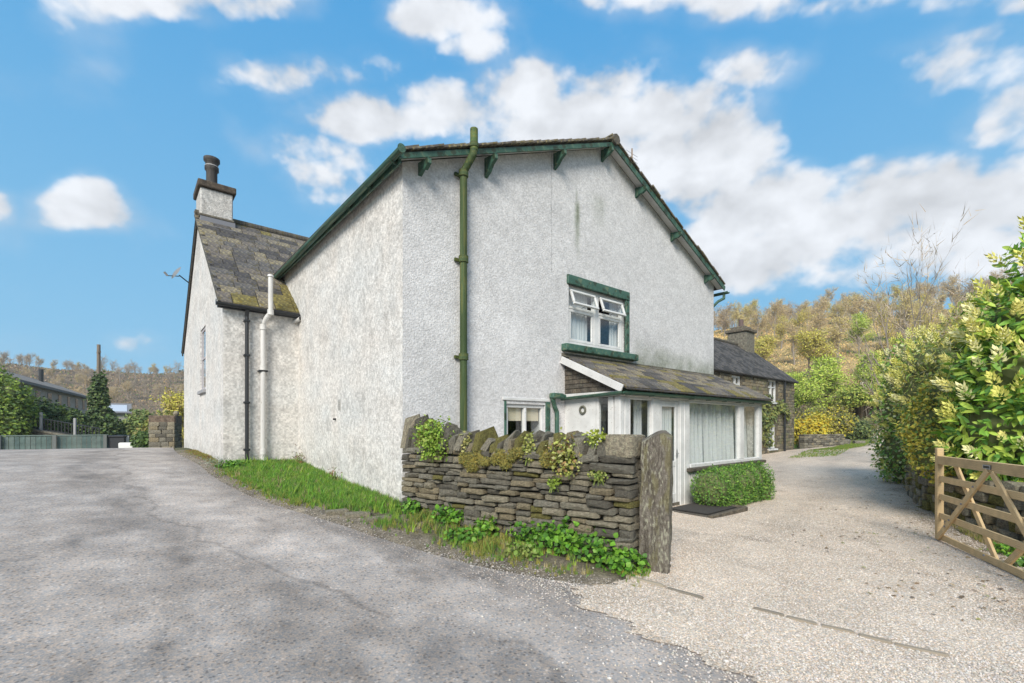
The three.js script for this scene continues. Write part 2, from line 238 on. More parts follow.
T.greenPaint = texOf(512, 0.9, true, (u, v) => { const a = fb(u, v, 6, 5, 201), b = fb(u, v, 70, 3, 203), f = smooth(0.6, 0.7, fb(u, v, 14, 4, 205)), d = smooth(0.58, 0.68, fb(u, v, 10, 4, 207)); let c = [0.22, 0.355, 0.3].map((q) => q + 0.16 * (a - 0.5) + 0.1 * (b - 0.5)); c = c.map((q, i) => lerp(q, [0.44, 0.47, 0.36][i], f * 0.7)); return c.map((q, i) => lerp(q, [0.14, 0.17, 0.1][i], d * 0.7)); });
T.mossPaint = texOf(512, 0.9, true, (u, v) => { const a = fb(u, v, 8, 5, 211), f = smooth(0.5, 0.66, fb(u, v, 11, 4, 215)); return [0.27, 0.36, 0.2].map((q, i) => lerp(q + 0.22 * (a - 0.5), [0.47, 0.46, 0.22][i], f * 0.6)); });
T.lichenPost = texOf(512, [0.6, 1.9], true, (u, v) => { const a = fb(u, v, 6, 6, 221), b = fb(u, v, 60, 3, 223), st = fb(u, v * 0.25, 24, 4, 231), l = smooth(0.5, 0.7, 0.6 * fb(u, v, 44, 4, 225) + 0.4 * fb(u, v, 6, 4, 229)), m = smooth(0.5, 0.7, fb(u, v, 10, 5, 227)); let c = [0.43, 0.405, 0.375].map((q) => q + 0.26 * (a - 0.5) + 0.26 * (b - 0.5) + 0.2 * (st - 0.5)); c = c.map((q, i) => lerp(q, [0.7, 0.7, 0.63][i], l * 0.8)); return c.map((q, i) => lerp(q, [0.45, 0.43, 0.28][i], m * 0.5)); });

const M = {};
M.gable = mat([0.83, 0.815, 0.805], { map: T.gableWash, bumpMap: T.roughcast, bumpScale: 0.009, roughness: 0.95 });
M.render = mat([0.84, 0.815, 0.78], { map: T.limewash, bumpMap: T.roughcast, bumpScale: 0.0095, roughness: 0.95 });
M.green = mat([1, 1, 1], { map: T.greenPaint, roughness: 0.55, bumpMap: T.noiseBump, bumpScale: 0.001 });
M.mossPipe = mat([0.7, 0.68, 0.62], { map: T.mossPaint, roughness: 0.75, bumpMap: T.noiseBump, bumpScale: 0.003 });
M.white = mat([0.82, 0.82, 0.81], { map: T.paint, roughness: 0.55 });
M.whitePlastic = mat([0.78, 0.76, 0.73], { roughness: 0.45, map: T.paint });
M.black = mat([0.022, 0.024, 0.027], { roughness: 0.4 });
M.glass = new THREE.MeshPhysicalMaterial({ color: rgb(0.96, 0.98, 0.98), roughness: 0.03, transmission: 1, thickness: 0, ior: 1.5, side: THREE.DoubleSide });
M.curtain = new THREE.MeshPhysicalMaterial({ color: rgb(0.86, 0.86, 0.86), roughness: 1, opacity: 0.74, transparent: true, transmission: 0.1, thickness: 0, side: THREE.DoubleSide });
M.dark = mat([0.09, 0.085, 0.08], { roughness: 0.95 });
M.inner = mat([0.4, 0.37, 0.33], { roughness: 0.95 });
const SLATES = [[0.56, 0.5, 0.45], [0.34, 0.315, 0.315], [0.72, 0.65, 0.54], [0.44, 0.42, 0.42], [0.25, 0.235, 0.245], [0.8, 0.71, 0.53]].map((c) => mat(c, { map: T.slate, bumpMap: T.noiseBump, bumpScale: 0.004, roughness: 0.8 }));
const STONES = [[0.7, 0.67, 0.61], [0.52, 0.5, 0.465], [0.84, 0.78, 0.67], [0.42, 0.405, 0.38], [0.74, 0.65, 0.5], [0.62, 0.605, 0.575], [0.34, 0.325, 0.305]].map((c) => mat(c, { map: T.stone, bumpMap: T.noiseBump, bumpScale: 0.014, roughness: 0.95 }));
M.wood = mat([0.95, 0.71, 0.41], { map: T.wood, roughness: 0.85, bumpMap: T.noiseBump, bumpScale: 0.0015 });
M.lead = mat([0.2, 0.2, 0.22], { roughness: 0.5 });
M.ridge = mat([0.4, 0.37, 0.33], { map: T.slate, roughness: 0.9 });
M.leaf = new THREE.MeshPhysicalMaterial({ color: rgb(1, 1, 1), roughness: 0.55, side: THREE.DoubleSide, transmission: 0.3, thickness: 0, specularIntensity: 0.6 });
M.leafMatt = new THREE.MeshPhysicalMaterial({ color: rgb(1, 1, 1), roughness: 0.95, side: THREE.DoubleSide, transmission: 0.3, thickness: 0 });
M.tinted = new THREE.MeshStandardMaterial({ color: rgb(1, 1, 1), roughness: 0.95, vertexColors: true, side: THREE.DoubleSide });
M.bark = mat([0.16, 0.135, 0.11], { roughness: 0.95, bumpMap: T.noiseBump, bumpScale: 0.02 });
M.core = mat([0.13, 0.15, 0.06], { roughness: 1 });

// ------------------------------------------------------------------ ground, road, drive
function sheet(nx, ny, place, color) {   // a grid mesh; place(u, v) -> [x, y, z, uvx, uvy]
  const pos = new Float32Array((nx + 1) * (ny + 1) * 3), uv = new Float32Array((nx + 1) * (ny + 1) * 2), col = new Float32Array((nx + 1) * (ny + 1) * 3), idx = [];
  for (let j = 0; j <= ny; j++) for (let i = 0; i <= nx; i++) { const k = j * (nx + 1) + i, p = place(i / nx, j / ny); pos.set(p.slice(0, 3), k * 3); uv.set([p[3], p[4]], k * 2); col.set(color(p[0], -p[2], i / nx, j / ny), k * 3); if (i < nx && j < ny) idx.push(k, k + 1, k + nx + 1, k + 1, k + nx + 2, k + nx + 1); }
  const g = new THREE.BufferGeometry(); g.setAttribute('position', new THREE.BufferAttribute(pos, 3)); g.setAttribute('uv', new THREE.BufferAttribute(uv, 2)); g.setAttribute('color', new THREE.BufferAttribute(col, 3)); g.setIndex(idx); g.computeVertexNormals(); return g;
}
function groundColor(x, d) {
  const r = Math.hypot(x, d), az = Math.atan2(x, d) * 57.3, n = fbm3(x * 0.9, 3, d * 0.9, 4), n2 = fbm3(x * 0.05, 5, d * 0.05, 4), n3 = fbm3(x * 0.25, 9, d * 0.25, 3);
  const soil = [0.36, 0.31, 0.24], moss = [0.13, 0.14, 0.04], grass = [0.1, 0.15, 0.035], dry = [0.7, 0.53, 0.25], rust = [0.56, 0.38, 0.16], wood = [0.3, 0.225, 0.15];
  const mix = (a, b, t) => a.map((q, i) => lerp(q, b[i], clamp(t)));
  if (r < 18 && edgeDist(x, d) < 0.4) return tint(mix(soil, [0.44, 0.39, 0.32], 0.5 + n), 1 + n * 0.3);
  if (r < 50) return mix(mix(soil, moss, 0.5 + 2.2 * n), grass, smooth(10, 26, r) * (0.75 + n3));
  // open ground by its cover: pasture, dead grass and bracken on the right-hand hill, leaf litter under the wood on the left-hand one
  let c = az > 0 ? (n2 > 0.16 ? grass : dry) : r + 90 * n2 > 115 ? wood : grass;
  if (n3 > 0.12) c = az > 0 ? rust : mix(c, rust, 0.3);
  return tint(c, 1 + n * 0.35);
}
{
  const lay = (r0, r1, n) => sheet(420, n, (u, v) => { const a = u * 2 * Math.PI, r = r0 * Math.pow(r1 / r0, v), x = Math.sin(a) * r, d = Math.cos(a) * r; const low = inside(x, d, ROAD) || inside(x, d, DRIVE) ? 0.06 : 0; return [x, HY(x, d) - low + (r < 40 ? 0.012 * fbm3(x * 3, 0, d * 3, 3) : 0), -d, x, d]; }, groundColor);
  structure('ground', lay(0.4, 62, 120), mat([1, 1, 1], { vertexColors: true, map: T.soil, roughness: 1, bumpMap: T.noiseBump, bumpScale: 0.02 }));
  const far = T.soil.clone(); far.repeat.set(1 / 23, 1 / 23); far.needsUpdate = true;
  structure('hills', lay(62, 460, 60), mat([1, 1, 1], { vertexColors: true, map: far, roughness: 1 }));
}
{
  // worn tarmac: chippings rubbed off in patches, fine cracks
  const g = sheet(190, 560, (u, v) => {
    const t = v < 0.12 ? v / 0.12 * 0.2 : 0.2 + (v - 0.12) / 0.88 * 0.8, [rx, rd] = along(ROAD_R, t), [lx, ld] = along(ROAD_L, t), s = 1 - Math.pow(1 - u, 1.6);
    const jag = (1 - s) * 0.0 + (u > 0.985 ? 0.09 * fbm3(rx * 2.2, 1, rd * 2.2, 4) : 0);
    const x = lerp(lx, rx, s) + jag, d = lerp(ld, rd, s) - jag; return [x, HY(x, d) + 0.004 + 0.012 * fbm3(x * 1.1, 2, d * 1.1, 3), -d, x, d];
  }, (x, d) => {
    const al = x * 0.66 + d * -0.75, ac = x * 0.75 + d * 0.66;   // along and across the road
    const big = fbm3(al * 0.22, 1, ac * 0.6, 4), mid = fbm3(al * 1.1 + 4, 2, ac * 2.0, 4), fine = fbm3(x * 5, 3, d * 5, 3);
    const e = edgeDist(x, d) + 0.5 * fbm3(x * 0.9, 6, d * 0.9, 4);
    let k = 0.96 * (1 + 0.3 * big + 0.24 * mid + 0.12 * fine);
    const worn = smooth(0.05, 0.34, fbm3(al * 0.45 + 9, 7, ac * 1.5, 5)); k *= 1 - 0.4 * worn * (0.6 + fine * 1.8);                  // chippings rubbed off, binder showing
    const wheel = Math.exp(-(((e - 1.75) / 0.42) ** 2)) + 0.6 * Math.exp(-(((e - 3.6) / 0.5) ** 2)); k *= 1 - 0.42 * wheel * clamp(0.5 + 2.4 * fbm3(al * 0.7, 21, ac * 1.2, 4));
    k *= 1 - 0.3 * smooth(0.42, 0.05, e) + 0.12 * Math.exp(-(((e - 0.95) / 0.35) ** 2));
    const seam = Math.abs(e - 1.32); if (seam < 0.022 && fbm3(al * 0.8, 31, 2, 2) > -0.1) k *= 0.72;
    const pink = fbm3(x * 0.4, 8, d * 0.4, 3) * 0.05;
    return [k * (1.07 + pink), k * 0.98, k * (0.905 - pink)];
  });
  structure('road', g, mat([1, 1, 1], { vertexColors: true, map: T.asphalt, bumpMap: T.asphaltBump, bumpScale: 0.0035, roughness: 0.92 }));
}
{
  const g = sheet(150, 460, (u, v) => {
    const t = Math.pow(v, 1.0), [lx, ld] = straight(DRIVE_L, t), [rx, rd] = straight(DRIVE_R, t);
    const rag = u < 0.5 ? (0.3 * fbm3(lx * 2.2, 4, ld * 2.2, 4) + 0.28 * fbm3(lx * 9, 5, ld * 9, 3)) * Math.pow(1 - u * 2, 6) : 0.3 * fbm3(rx * 1.5, 6, rd * 1.5, 3) * (u * 2 - 1);
    const x = lerp(lx, rx, u) + rag, d = lerp(ld, rd, u); return [x, HY(x, d) + 0.012 + 0.01 * fbm3(x * 0.9, 1, d * 0.9, 3), -d, x, d];
  }, (x, d, u) => {
    const big = fbm3(x * 0.35, 1, d * 0.35, 4), mid = fbm3(x * 1.7, 2, d * 1.7, 4);
    let c = tint([0.99, 0.9, 0.775], 1 + 0.16 * big + 0.2 * mid);
    const rut = Math.exp(-(((u - 0.34 + 0.03 * mid) / 0.055) ** 2)) + Math.exp(-(((u - 0.66 + 0.03 * mid) / 0.055) ** 2)); c = c.map((q, i) => lerp(q, [0.6, 0.54, 0.46][i], 0.45 * rut * clamp(0.6 + mid * 2)));
    const mud = smooth(0.1, 0.36, fbm3(x * 0.5 + 3, 5, d * 0.5, 4)) * 0.4, bare = smooth(0.16, 0.34, fbm3(x * 1.1 - 5, 6, d * 1.1, 4)) * 0.35; c = c.map((q, i) => lerp(q, [0.38, 0.34, 0.29][i], mud + bare));
    const track = d > 27 ? smooth(27, 33, d) * smooth(0.2, 0.34, Math.abs(u - 0.48) < 0.2 ? 0.34 : 0.2) : 0; c = c.map((q, i) => lerp(q, [0.17, 0.2, 0.06][i], track * 0.7));
    const side = u > 0.88 ? smooth(0.88, 1, u + 0.1 * mid) : 0; return c.map((q, i) => lerp(q, [0.24, 0.2, 0.14][i], side * 0.75));
  });
  structure('driveway', g, mat([1, 1, 1], { vertexColors: true, map: T.gravel, bumpMap: T.gravelBump, bumpScale: 0.008, roughness: 0.97 }));
}
// ------------------------------------------------------------------ the white cottage: x along the front gable, z out of it, origin at the near corner
const TURN = 40 * Math.PI / 180, CX = -1.71, CD = 7.2;
const toWorld = (x, z) => [CX + Math.cos(TURN) * x + Math.sin(TURN) * z, CD + Math.sin(TURN) * x - Math.cos(TURN) * z];   // -> [x, distance]
const cottage = thing('white_cottage', 'white roughcast cottage with green trim, slate roofs and a glazed porch', 'house', CX, 0, -CD, TURN);
{
  const c = cottage;
  const rect = (x0, x1, y0, y1) => [[x0, y0], [x1, y0], [x1, y1], [x0, y1]];
  // --- walls
  const gable = poly3([[0, -0.6], [10.05, -0.6], [10.05, 5.74], [5.0, 7.86], [0, 5.72]], 0.42, [rect(3.78, 5.72, 3.28, 4.55), rect(2.1, 3.1, 0.95, 2.0), rect(5.02, 5.78, -0.1, 1.95)]).translate(0, 0, -0.42);
  { const p = gable.attributes.position, uv = gable.attributes.uv; for (let i = 0; i < p.count; i++) uv.setXY(i, p.getX(i) + 0.3 + p.getZ(i), p.getY(i) + 0.6); }
  part(c, 'gable_wall', gable, M.gable);
  part(c, 'side_wall', merge([bx(-0.005, 0.42, -0.6, 5.72, -9, -0.4205), bx(-0.005, -0.0005, -0.6, 5.72, -0.4205, -0.0005)]), M.render);
  part(c, 'rear_wall', merge([bx(9.63, 10.05, -0.6, 5.72, -9, -0.4205), bx(0.42, 9.63, -0.6, 5.72, -9, -8.6)]), M.render);
  part(c, 'floor', merge([bx(0.42, 9.63, -0.3, -0.12, -8.6, -0.42), bx(0.42, 9.63, 2.55, 2.75, -8.6, -0.42)]), M.inner);
  // --- main roof: two slopes with slates, stone-slate verge, ridge
  const slope = (xa, ya, xb, yb, z0, z1, t, lift) => { const dx = xb - xa, dy = yb - ya, L = Math.hypot(dx, dy), g = bx(0, L, lift, lift + t, z0, z1); return g.applyMatrix4(new THREE.Matrix4().makeBasis(V(dx / L, dy / L, 0), V(-dy / L * Math.sign(dx), dx / L * Math.sign(dx), 0).multiplyScalar(1), V(0, 0, Math.sign(dx)))).translate(xa, ya, 0); };
  const roof = part(c, 'roof', merge([slope(5.0, 7.87, -0.24, 5.62, 8.95, -0.2, 0.03, 0.03).applyMatrix4(new THREE.Matrix4()), slope(5.0, 7.87, 10.3, 5.63, -8.95, 0.2, 0.03, 0.03)]), SLATES[1]);
  const rows = [];
  for (const [dir, L] of [[-1, 5.78], [1, 5.83]]) {
    const ang = dir < 0 ? Math.atan2(2.25, 5.24) : Math.atan2(2.24, 5.3), n = Math.floor(L / 0.235);
    for (let i = 0; i < n; i++) for (let z = 0.28; z > -8.9;) {
      const w = rr(0.26, 0.5), s = 0.06 + i * 0.235, near = z > 0.2, th = near ? rr(0.028, 0.045) : 0.016, out = near ? rr(-0.03, 0.03) : 0;
      const g = cbx(-0.19, 0.19, 0, th, -w + 0.006, out, 0.004); g.rotateZ(dir < 0 ? 0.055 : -0.055); if (dir < 0) g.rotateZ(0);
      g.rotateZ(dir < 0 ? ang : -ang); g.translate(5.0 + dir * Math.cos(ang) * s + (dir < 0 ? 0 : 0), 7.87 - Math.sin(ang) * s + 0.075, z);
      rows.push([g, near]); z -= w;
    }
  }
  part(roof, 'slate_courses', merge(rows.filter((q) => !q[1]).map((q) => q[0])), SLATES[1], { kind: 'stuff' });
  rows.filter((q) => q[1]).forEach(([g]) => part(roof, 'verge_slate', g, pick([SLATES[2], SLATES[0], SLATES[5]])));
  for (let z = 0.32, i = 0; z > -8.9; i++) { const w = 0.46; part(roof, 'ridge_tile', strip(new THREE.CylinderGeometry(0.12, 0.12, w - 0.012, 8)).rotateX(Math.PI / 2).translate(5.0, 7.92 + rr(-0.008, 0.008), z - w / 2), M.ridge); z -= w; }
  // --- green verge boards, purlin ends
  const vb = (xa, ya, xb, yb, n) => { for (let i = 0; i < n; i++) { const f = i / n, e = (i + 1) / n; part(c, 'bargeboard', beam(V(lerp(xa, xb, f), lerp(ya, yb, f), 0.235), V(lerp(xa, xb, e) - Math.sign(xb - xa) * 0.006, lerp(ya, yb, e), 0.235), xb > 6 ? 0.13 : 0.085, 0.03), M.green); } };
  vb(-0.2, 5.63, 5.0, 7.84, 2); vb(5.0, 7.84, 10.26, 5.63, 3);
  part(c, 'soffit', merge([beam(V(-0.2, 5.665, 0.11), V(4.99, 7.87, 0.11), 0.02, 0.21), beam(V(5.01, 7.87, 0.11), V(10.26, 5.665, 0.11), 0.02, 0.21)]), M.white);
  for (const [x, drop] of [[0.3, 0.12], [1.62, 0.26], [3.36, 0.24], [4.86, 0.17], [6.15, 0.15], [7.72, 0.15], [9.5, 0.15]]) {
    const y = x < 5 ? 5.72 + x * 0.428 : 7.86 - (x - 5) * 0.42;
    part(c, 'roof_bracket', poly3([[0, 0.02], [0.31, -0.02], [0.31, -0.1], [0.2, -0.16], [0.12, -drop], [0, -drop - 0.06]], 0.065).rotateY(-Math.PI / 2).translate(x + 0.033, y - 0.07, 0.0), M.green);
  }
  // --- gutters and pipes of the main roof
  const gut = (a, b, r) => { const d = b.clone().sub(a), L = d.length(), seg = 10, pos = [], N = 8; const o = new THREE.CylinderGeometry(r, r, L, N, 1, true, 0, Math.PI), i2 = new THREE.CylinderGeometry(r * 0.86, r * 0.86, L, N, 1, true, 0, Math.PI); const g = merge([o, i2]); const dir = d.clone().normalize(), out = V(0, 0, 0).crossVectors(dir, V(0, 1, 0)).normalize(), dn = V(0, 0, 0).crossVectors(dir, out).normalize(); if (dn.y > 0) { dn.negate(); } g.applyMatrix4(new THREE.Matrix4().makeBasis(dn, dir, V(0, 0, 0).crossVectors(dn, dir))); return g.translate((a.x + b.x) / 2, (a.y + b.y) / 2, (a.z + b.z) / 2); };
  part(c, 'eaves_board', bx(-0.15, -0.12, 5.56, 5.68, -7.4, 0.2), M.green);
  const g1 = part(c, 'gutter', gut(V(-0.22, 5.66, 0.4), V(-0.22, 5.6, -7.2), 0.06), M.green);
  for (let z = 0.1; z > -7; z -= 0.95) part(g1, 'gutter_bracket', merge([tube([V(-0.12, 5.66, z), V(-0.15, 5.57, z), V(-0.22, 5.585, z), V(-0.29, 5.63, z)], 0.01, 5), bx(-0.26, -0.1, 5.6, 5.615, z - 0.01, z + 0.01)]), M.green);
  part(g1, 'gutter_end', cyl(0, 0, 0.01, 0, 0.066, 0.066, 12).rotateX(Math.PI / 2).translate(-0.22, 5.665, 0.4), M.green);
  const g2 = part(c, 'gutter', gut(V(10.36, 5.56, 0.3), V(10.36, 5.56, -8.8), 0.07), M.green);
  part(g2, 'swan_neck', tube([V(10.36, 5.5, 0.16), V(10.36, 5.38, 0.16), V(10.2, 5.28, 0.06), V(10.12, 5.1, -0.1), V(10.12, 0.1, -0.1)], 0.04, 8), M.green);
  const soil = part(c, 'soil_pipe', tube([V(1.06, -0.2, 0.12), V(1.06, 5.88, 0.12), V(1.13, 6.12, 0.3), V(1.15, 6.25, 0.3)], 0.062, 14), M.mossPipe);
  part(soil, 'vent_pipe', cyl(1.15, 6.2, 6.56, 0.3, 0.066, 0.066, 14), mat([0.95, 0.95, 0.72], { map: T.mossPaint, roughness: 0.75 }));
  for (const y of [0.9, 2.7, 4.35, 5.8]) part(soil, 'collar', merge([cyl(1.06, y, y + 0.11, 0.12, 0.082, 0.082, 14), bx(0.94, 1.18, y + 0.03, y + 0.08, 0.01, 0.05)]), M.mossPipe);
  part(soil, 'collar', cyl(1.15, 6.25, 6.32, 0.3, 0.078, 0.078, 14), M.mossPipe);
  // --- glazing helper: parts of one window are its sub-parts
  const light = (w, x0, x1, y0, y1, z, t = 0.055, dark = M.dark) => { // a framed pane
    part(w, 'frame', merge([cbx(x0, x1, y0, y0 + t, z - 0.05, z), cbx(x0, x1, y1 - t, y1, z - 0.05, z), cbx(x0, x0 + t, y0 + t, y1 - t, z - 0.05, z), cbx(x1 - t, x1, y0 + t, y1 - t, z - 0.05, z)]), M.white);
    part(w, 'pane', bx(x0 + t, x1 - t, y0 + t, y1 - t, z - 0.03, z - 0.026), M.glass);
  };
  const drape = (w, x0, x1, y0, y1, z, waves, amp = 0.03, name = 'curtain', m = M.curtain) => { const nx = Math.ceil(waves * 8), ph = rr(0, 6); return part(w, name, sheet(nx, 6, (u, v) => { const q = u * waves * 6.283 + ph + 1.6 * Math.sin(u * waves * 1.9 + ph); return [lerp(x0, x1, u), lerp(y1, y0, v), z + amp * (Math.sin(q) + 0.4 * Math.sin(q * 2.3 + v)) * (0.6 + 0.5 * v), u * (x1 - x0) * 2, v]; }, () => [1, 1, 1]), m); };
  // upper window
  {
    const w = sub(c, 'upper_window', { label: 'upper window with two small top lights propped open' });
    part(w, 'lintel', cbx(3.72, 5.86, 4.55, 4.75, -0.05, 0.045, 0.012), M.green);
    part(w, 'jamb', cbx(5.72, 5.86, 3.28, 4.549, -0.05, 0.035, 0.01), M.green);
    part(w, 'sill', cbx(3.56, 6.06, 3.13, 3.279, -0.1, 0.15, 0.015), M.green);
    const z = -0.06;
    part(w, 'frame', merge([cbx(3.785, 5.715, 4.47, 4.545, z - 0.09, z), cbx(3.785, 5.715, 3.285, 3.37, z - 0.09, z + 0.01), cbx(3.785, 3.86, 3.37, 4.47, z - 0.09, z), cbx(5.64, 5.715, 3.37, 4.47, z - 0.09, z), cbx(4.66, 4.83, 3.37, 4.47, z - 0.09, z + 0.005), cbx(3.86, 4.66, 4.07, 4.13, z - 0.09, z), cbx(4.83, 5.64, 4.07, 4.13, z - 0.09, z)]), M.white);
    for (const [a, b] of [[3.865, 4.655], [4.835, 5.635]]) {
      light(w, a, b, 3.375, 4.065, z + 0.0, 0.06);
      const v = sub(c, 'top_light'); v.position.set(0, 4.465, z + 0.03); v.rotation.x = -0.34;   // hung at the top, pushed out
      light(v, a - 0.01, b + 0.01, -0.345, 0.0, 0.02, 0.05);
      part(v, 'stay', tube([V((a + b) / 2, -0.33, 0.0), V((a + b) / 2, -0.3, -0.16)], 0.006, 5), M.black);
    }
    drape(w, 3.8, 4.62, 3.3, 4.5, -0.22, 8, 0.02); drape(w, 5.45, 5.74, 3.3, 4.5, -0.24, 3, 0.02);
    part(w, 'reveal_lining', merge([bx(3.6, 5.9, 3.1, 3.27, -0.8, -0.43)]), M.inner);
  }
  // lower window behind the garden wall
  {
    const w = sub(c, 'lower_window');
    part(w, 'frame', merge([cbx(2.1, 3.1, 1.93, 2.0, -0.12, -0.04), cbx(2.1, 3.1, 0.95, 1.03, -0.12, -0.04), cbx(2.1, 2.17, 1.03, 1.93, -0.12, -0.04), cbx(3.03, 3.1, 1.03, 1.93, -0.12, -0.04), cbx(2.57, 2.63, 1.03, 1.93, -0.12, -0.035)]), M.white);
    part(w, 'pane', merge([bx(2.17, 2.57, 1.03, 1.93, -0.09, -0.086), bx(2.63, 3.03, 1.03, 1.93, -0.09, -0.086)]), M.glass);
    part(w, 'blind', merge([bx(2.17, 2.57, 1.68, 1.93, -0.14, -0.13), bx(2.63, 3.03, 1.68, 1.93, -0.14, -0.13)]), mat([0.66, 0.56, 0.42]));
    part(w, 'jamb', cbx(3.102, 3.22, 0.9, 2.06, -0.06, 0.03), M.green); part(w, 'jamb', cbx(2.04, 2.098, 0.9, 2.06, -0.06, 0.01), M.green);
    part(w, 'lintel', cbx(1.99, 3.22, 2.061, 2.12, -0.06, 0.03), M.white); part(w, 'sill', cbx(1.95, 3.25, 0.8, 0.899, -0.06, 0.12), M.green);
  }
  part(c, 'air_vent', merge([cbx(-0.012, 0.02, 1.9, 2.12, -2.84, -2.7, 0.003), ...[0, 1, 2, 3].map((i) => bx(-0.02, -0.01, 1.93 + i * 0.045, 1.95 + i * 0.045, -2.82, -2.72))]), mat([0.38, 0.37, 0.35]));
  part(c, 'hose_stub', tube([V(0.02, 1.72, -2.98), V(-0.06, 1.72, -2.98)], 0.02, 8), M.black);

  // --- wing behind: front wall z=-5.66, its gable x=-1.62
  const wz0 = -5.66, wz1 = -14.9, zr = -10.28, ey = 4.38, ry = 7.92, gx = -1.62;
  part(c, 'wing_wall', bx(gx, -0.001, -0.6, ey, wz0 - 0.4, wz0), M.render);
  { const s = -1; const pts = [[-wz0 + 0.4005, -0.6], [-wz1, -0.6], [-wz1, ey], [-zr, ry], [-wz0 + 0.4005, ey + 0.34]];
    const g = poly3(pts, 0.4, [rect(8.7, 9.85, 2.6, 4.4)]); const p = g.attributes.position, uv = g.attributes.uv; for (let i = 0; i < p.count; i++) uv.setXY(i, p.getX(i), p.getY(i)); g.rotateY(Math.PI / 2).translate(gx, 0, 0); part(c, 'wing_gable_wall', g, M.render);
    part(c, 'wing_gable_corner', bx(gx, gx + 0.4, ey, ey + 0.3, wz0 - 0.4, wz0 - 0.33), M.render); }
  part(c, 'wing_wall', bx(gx + 0.4, 8, -0.6, ey, wz1, wz1 + 0.4), M.render);
  { const w = sub(c, 'wing_window'); part(w, 'frame', merge([cbx(gx + 0.03, gx + 0.09, 2.6, 4.4, -9.85, -9.78), cbx(gx + 0.03, gx + 0.09, 2.6, 4.4, -8.77, -8.7), cbx(gx + 0.03, gx + 0.09, 2.6, 2.68, -9.78, -8.77), cbx(gx + 0.03, gx + 0.09, 4.32, 4.4, -9.78, -8.77), cbx(gx + 0.03, gx + 0.09, 3.5, 3.56, -9.78, -8.77)]), mat([0.42, 0.4, 0.42])); part(w, 'pane', merge([bx(gx + 0.05, gx + 0.055, 2.68, 3.5, -9.78, -8.77), bx(gx + 0.05, gx + 0.055, 3.56, 4.32, -9.78, -8.77)]), M.glass); part(w, 'sill', cbx(gx - 0.07, gx + 0.03, 2.5, 2.598, -9.95, -8.6), mat([0.3, 0.3, 0.31])); part(w, 'room', merge([bx(gx + 0.8, gx + 0.85, 2, 5, -11, -8)]), M.dark); }
  // wing roof
  const pr = Math.atan2(ry - ey, Math.abs(zr - wz0)), SL = Math.hypot(ry - ey, zr - wz0) + 0.16;   // slope length with the eaves
  const onSlope = (g, s, x, lift = 0) => g.rotateX(pr).translate(x, ry + 0.08 - Math.sin(pr) * s + lift * Math.cos(pr), zr + Math.cos(pr) * s + lift * Math.sin(pr));
  const wroof = part(c, 'wing_roof', merge([onSlope(bx(-1.7, 8, -0.03, 0.0, 0, SL), 0, 0), bx(-1.7, 8, -0.03, 0.0, -SL, 0).rotateX(-pr).translate(0, ry + 0.08, zr)]), SLATES[4]);
  const sw = [0.3, 0.36, 0.44, 0.54], sg = sw.map((w) => cbx(-w / 2 + 0.008, w / 2 - 0.008, 0, 0.026, -0.24, 0.22, 0.006).rotateX(0.085));
  const nrow = 17, ex = SL / nrow;
  const mossSlate = mat([0.66, 0.58, 0.22], { map: T.slate, roughness: 0.95, bumpMap: T.noiseBump, bumpScale: 0.01 });
  for (let r = 0; r < nrow; r++) { const s = 0.1 + r * ex; let x = -1.74 + (r % 2) * 0.12; const end = -0.2 + (SL - s) * 0.66; while (x < Math.min(end, 3.4)) { const k = Math.floor(R() * 4), w = sw[k]; const moss = r > 12 && x > -0.75 ? 0.8 : r > 13 ? 0.3 : 0.04; const o = part(wroof, 'slate', sg[k], R() < moss ? mossSlate : pick(SLATES)); o.rotation.set(pr + rr(-0.012, 0.012), 0, rr(-0.012, 0.012)); const g = s - 0.0; o.position.set(x + w / 2, ry + 0.085 - Math.sin(pr) * g + rr(0, 0.006), zr + Math.cos(pr) * g); x += w; } }
  for (let x = -1.72; x < 4; x += 0.45) part(wroof, 'ridge_tile', strip(new THREE.CylinderGeometry(0.12, 0.12, 0.44, 8)).rotateZ(Math.PI / 2).translate(x + 0.22, ry + 0.12, zr), M.ridge);
  part(c, 'wing_verge', merge([beam(V(-1.71, ey + 0.0, wz0 + 0.1), V(-1.71, ry + 0.05, zr), 0.06, 0.05), beam(V(-1.66, ey - 0.1, wz1 - 0.1), V(-1.66, ry + 0.0, zr), 0.14, 0.04)]), mat([0.28, 0.27, 0.25], { map: T.slate }));
  { const g = part(c, 'wing_gutter', gut(V(-1.78, ey - 0.03, wz0 + 0.17), V(-0.02, ey - 0.06, wz0 + 0.17), 0.07), M.black); part(g, 'gutter_end', cyl(0, 0, 0.01, 0, 0.07, 0.07, 10).rotateZ(Math.PI / 2).translate(-1.775, ey - 0.03, wz0 + 0.17), M.black); part(g, 'fascia', bx(-1.74, -0.003, ey - 0.12, ey + 0.02, wz0 + 0.002, wz0 + 0.09), M.black); }
  { const p = part(c, 'downpipe', tube([V(-1.16, 0.2, wz0 + 0.09), V(-1.16, ey - 0.25, wz0 + 0.09), V(-1.16, ey - 0.1, wz0 + 0.17)], 0.042, 10), M.black); for (const y of [1.0, 2.1, 3.2, 4.0]) part(p, 'clip', cbx(-1.225, -1.095, y, y + 0.05, wz0 + 0.005, wz0 + 0.14, 0.01), M.black); }
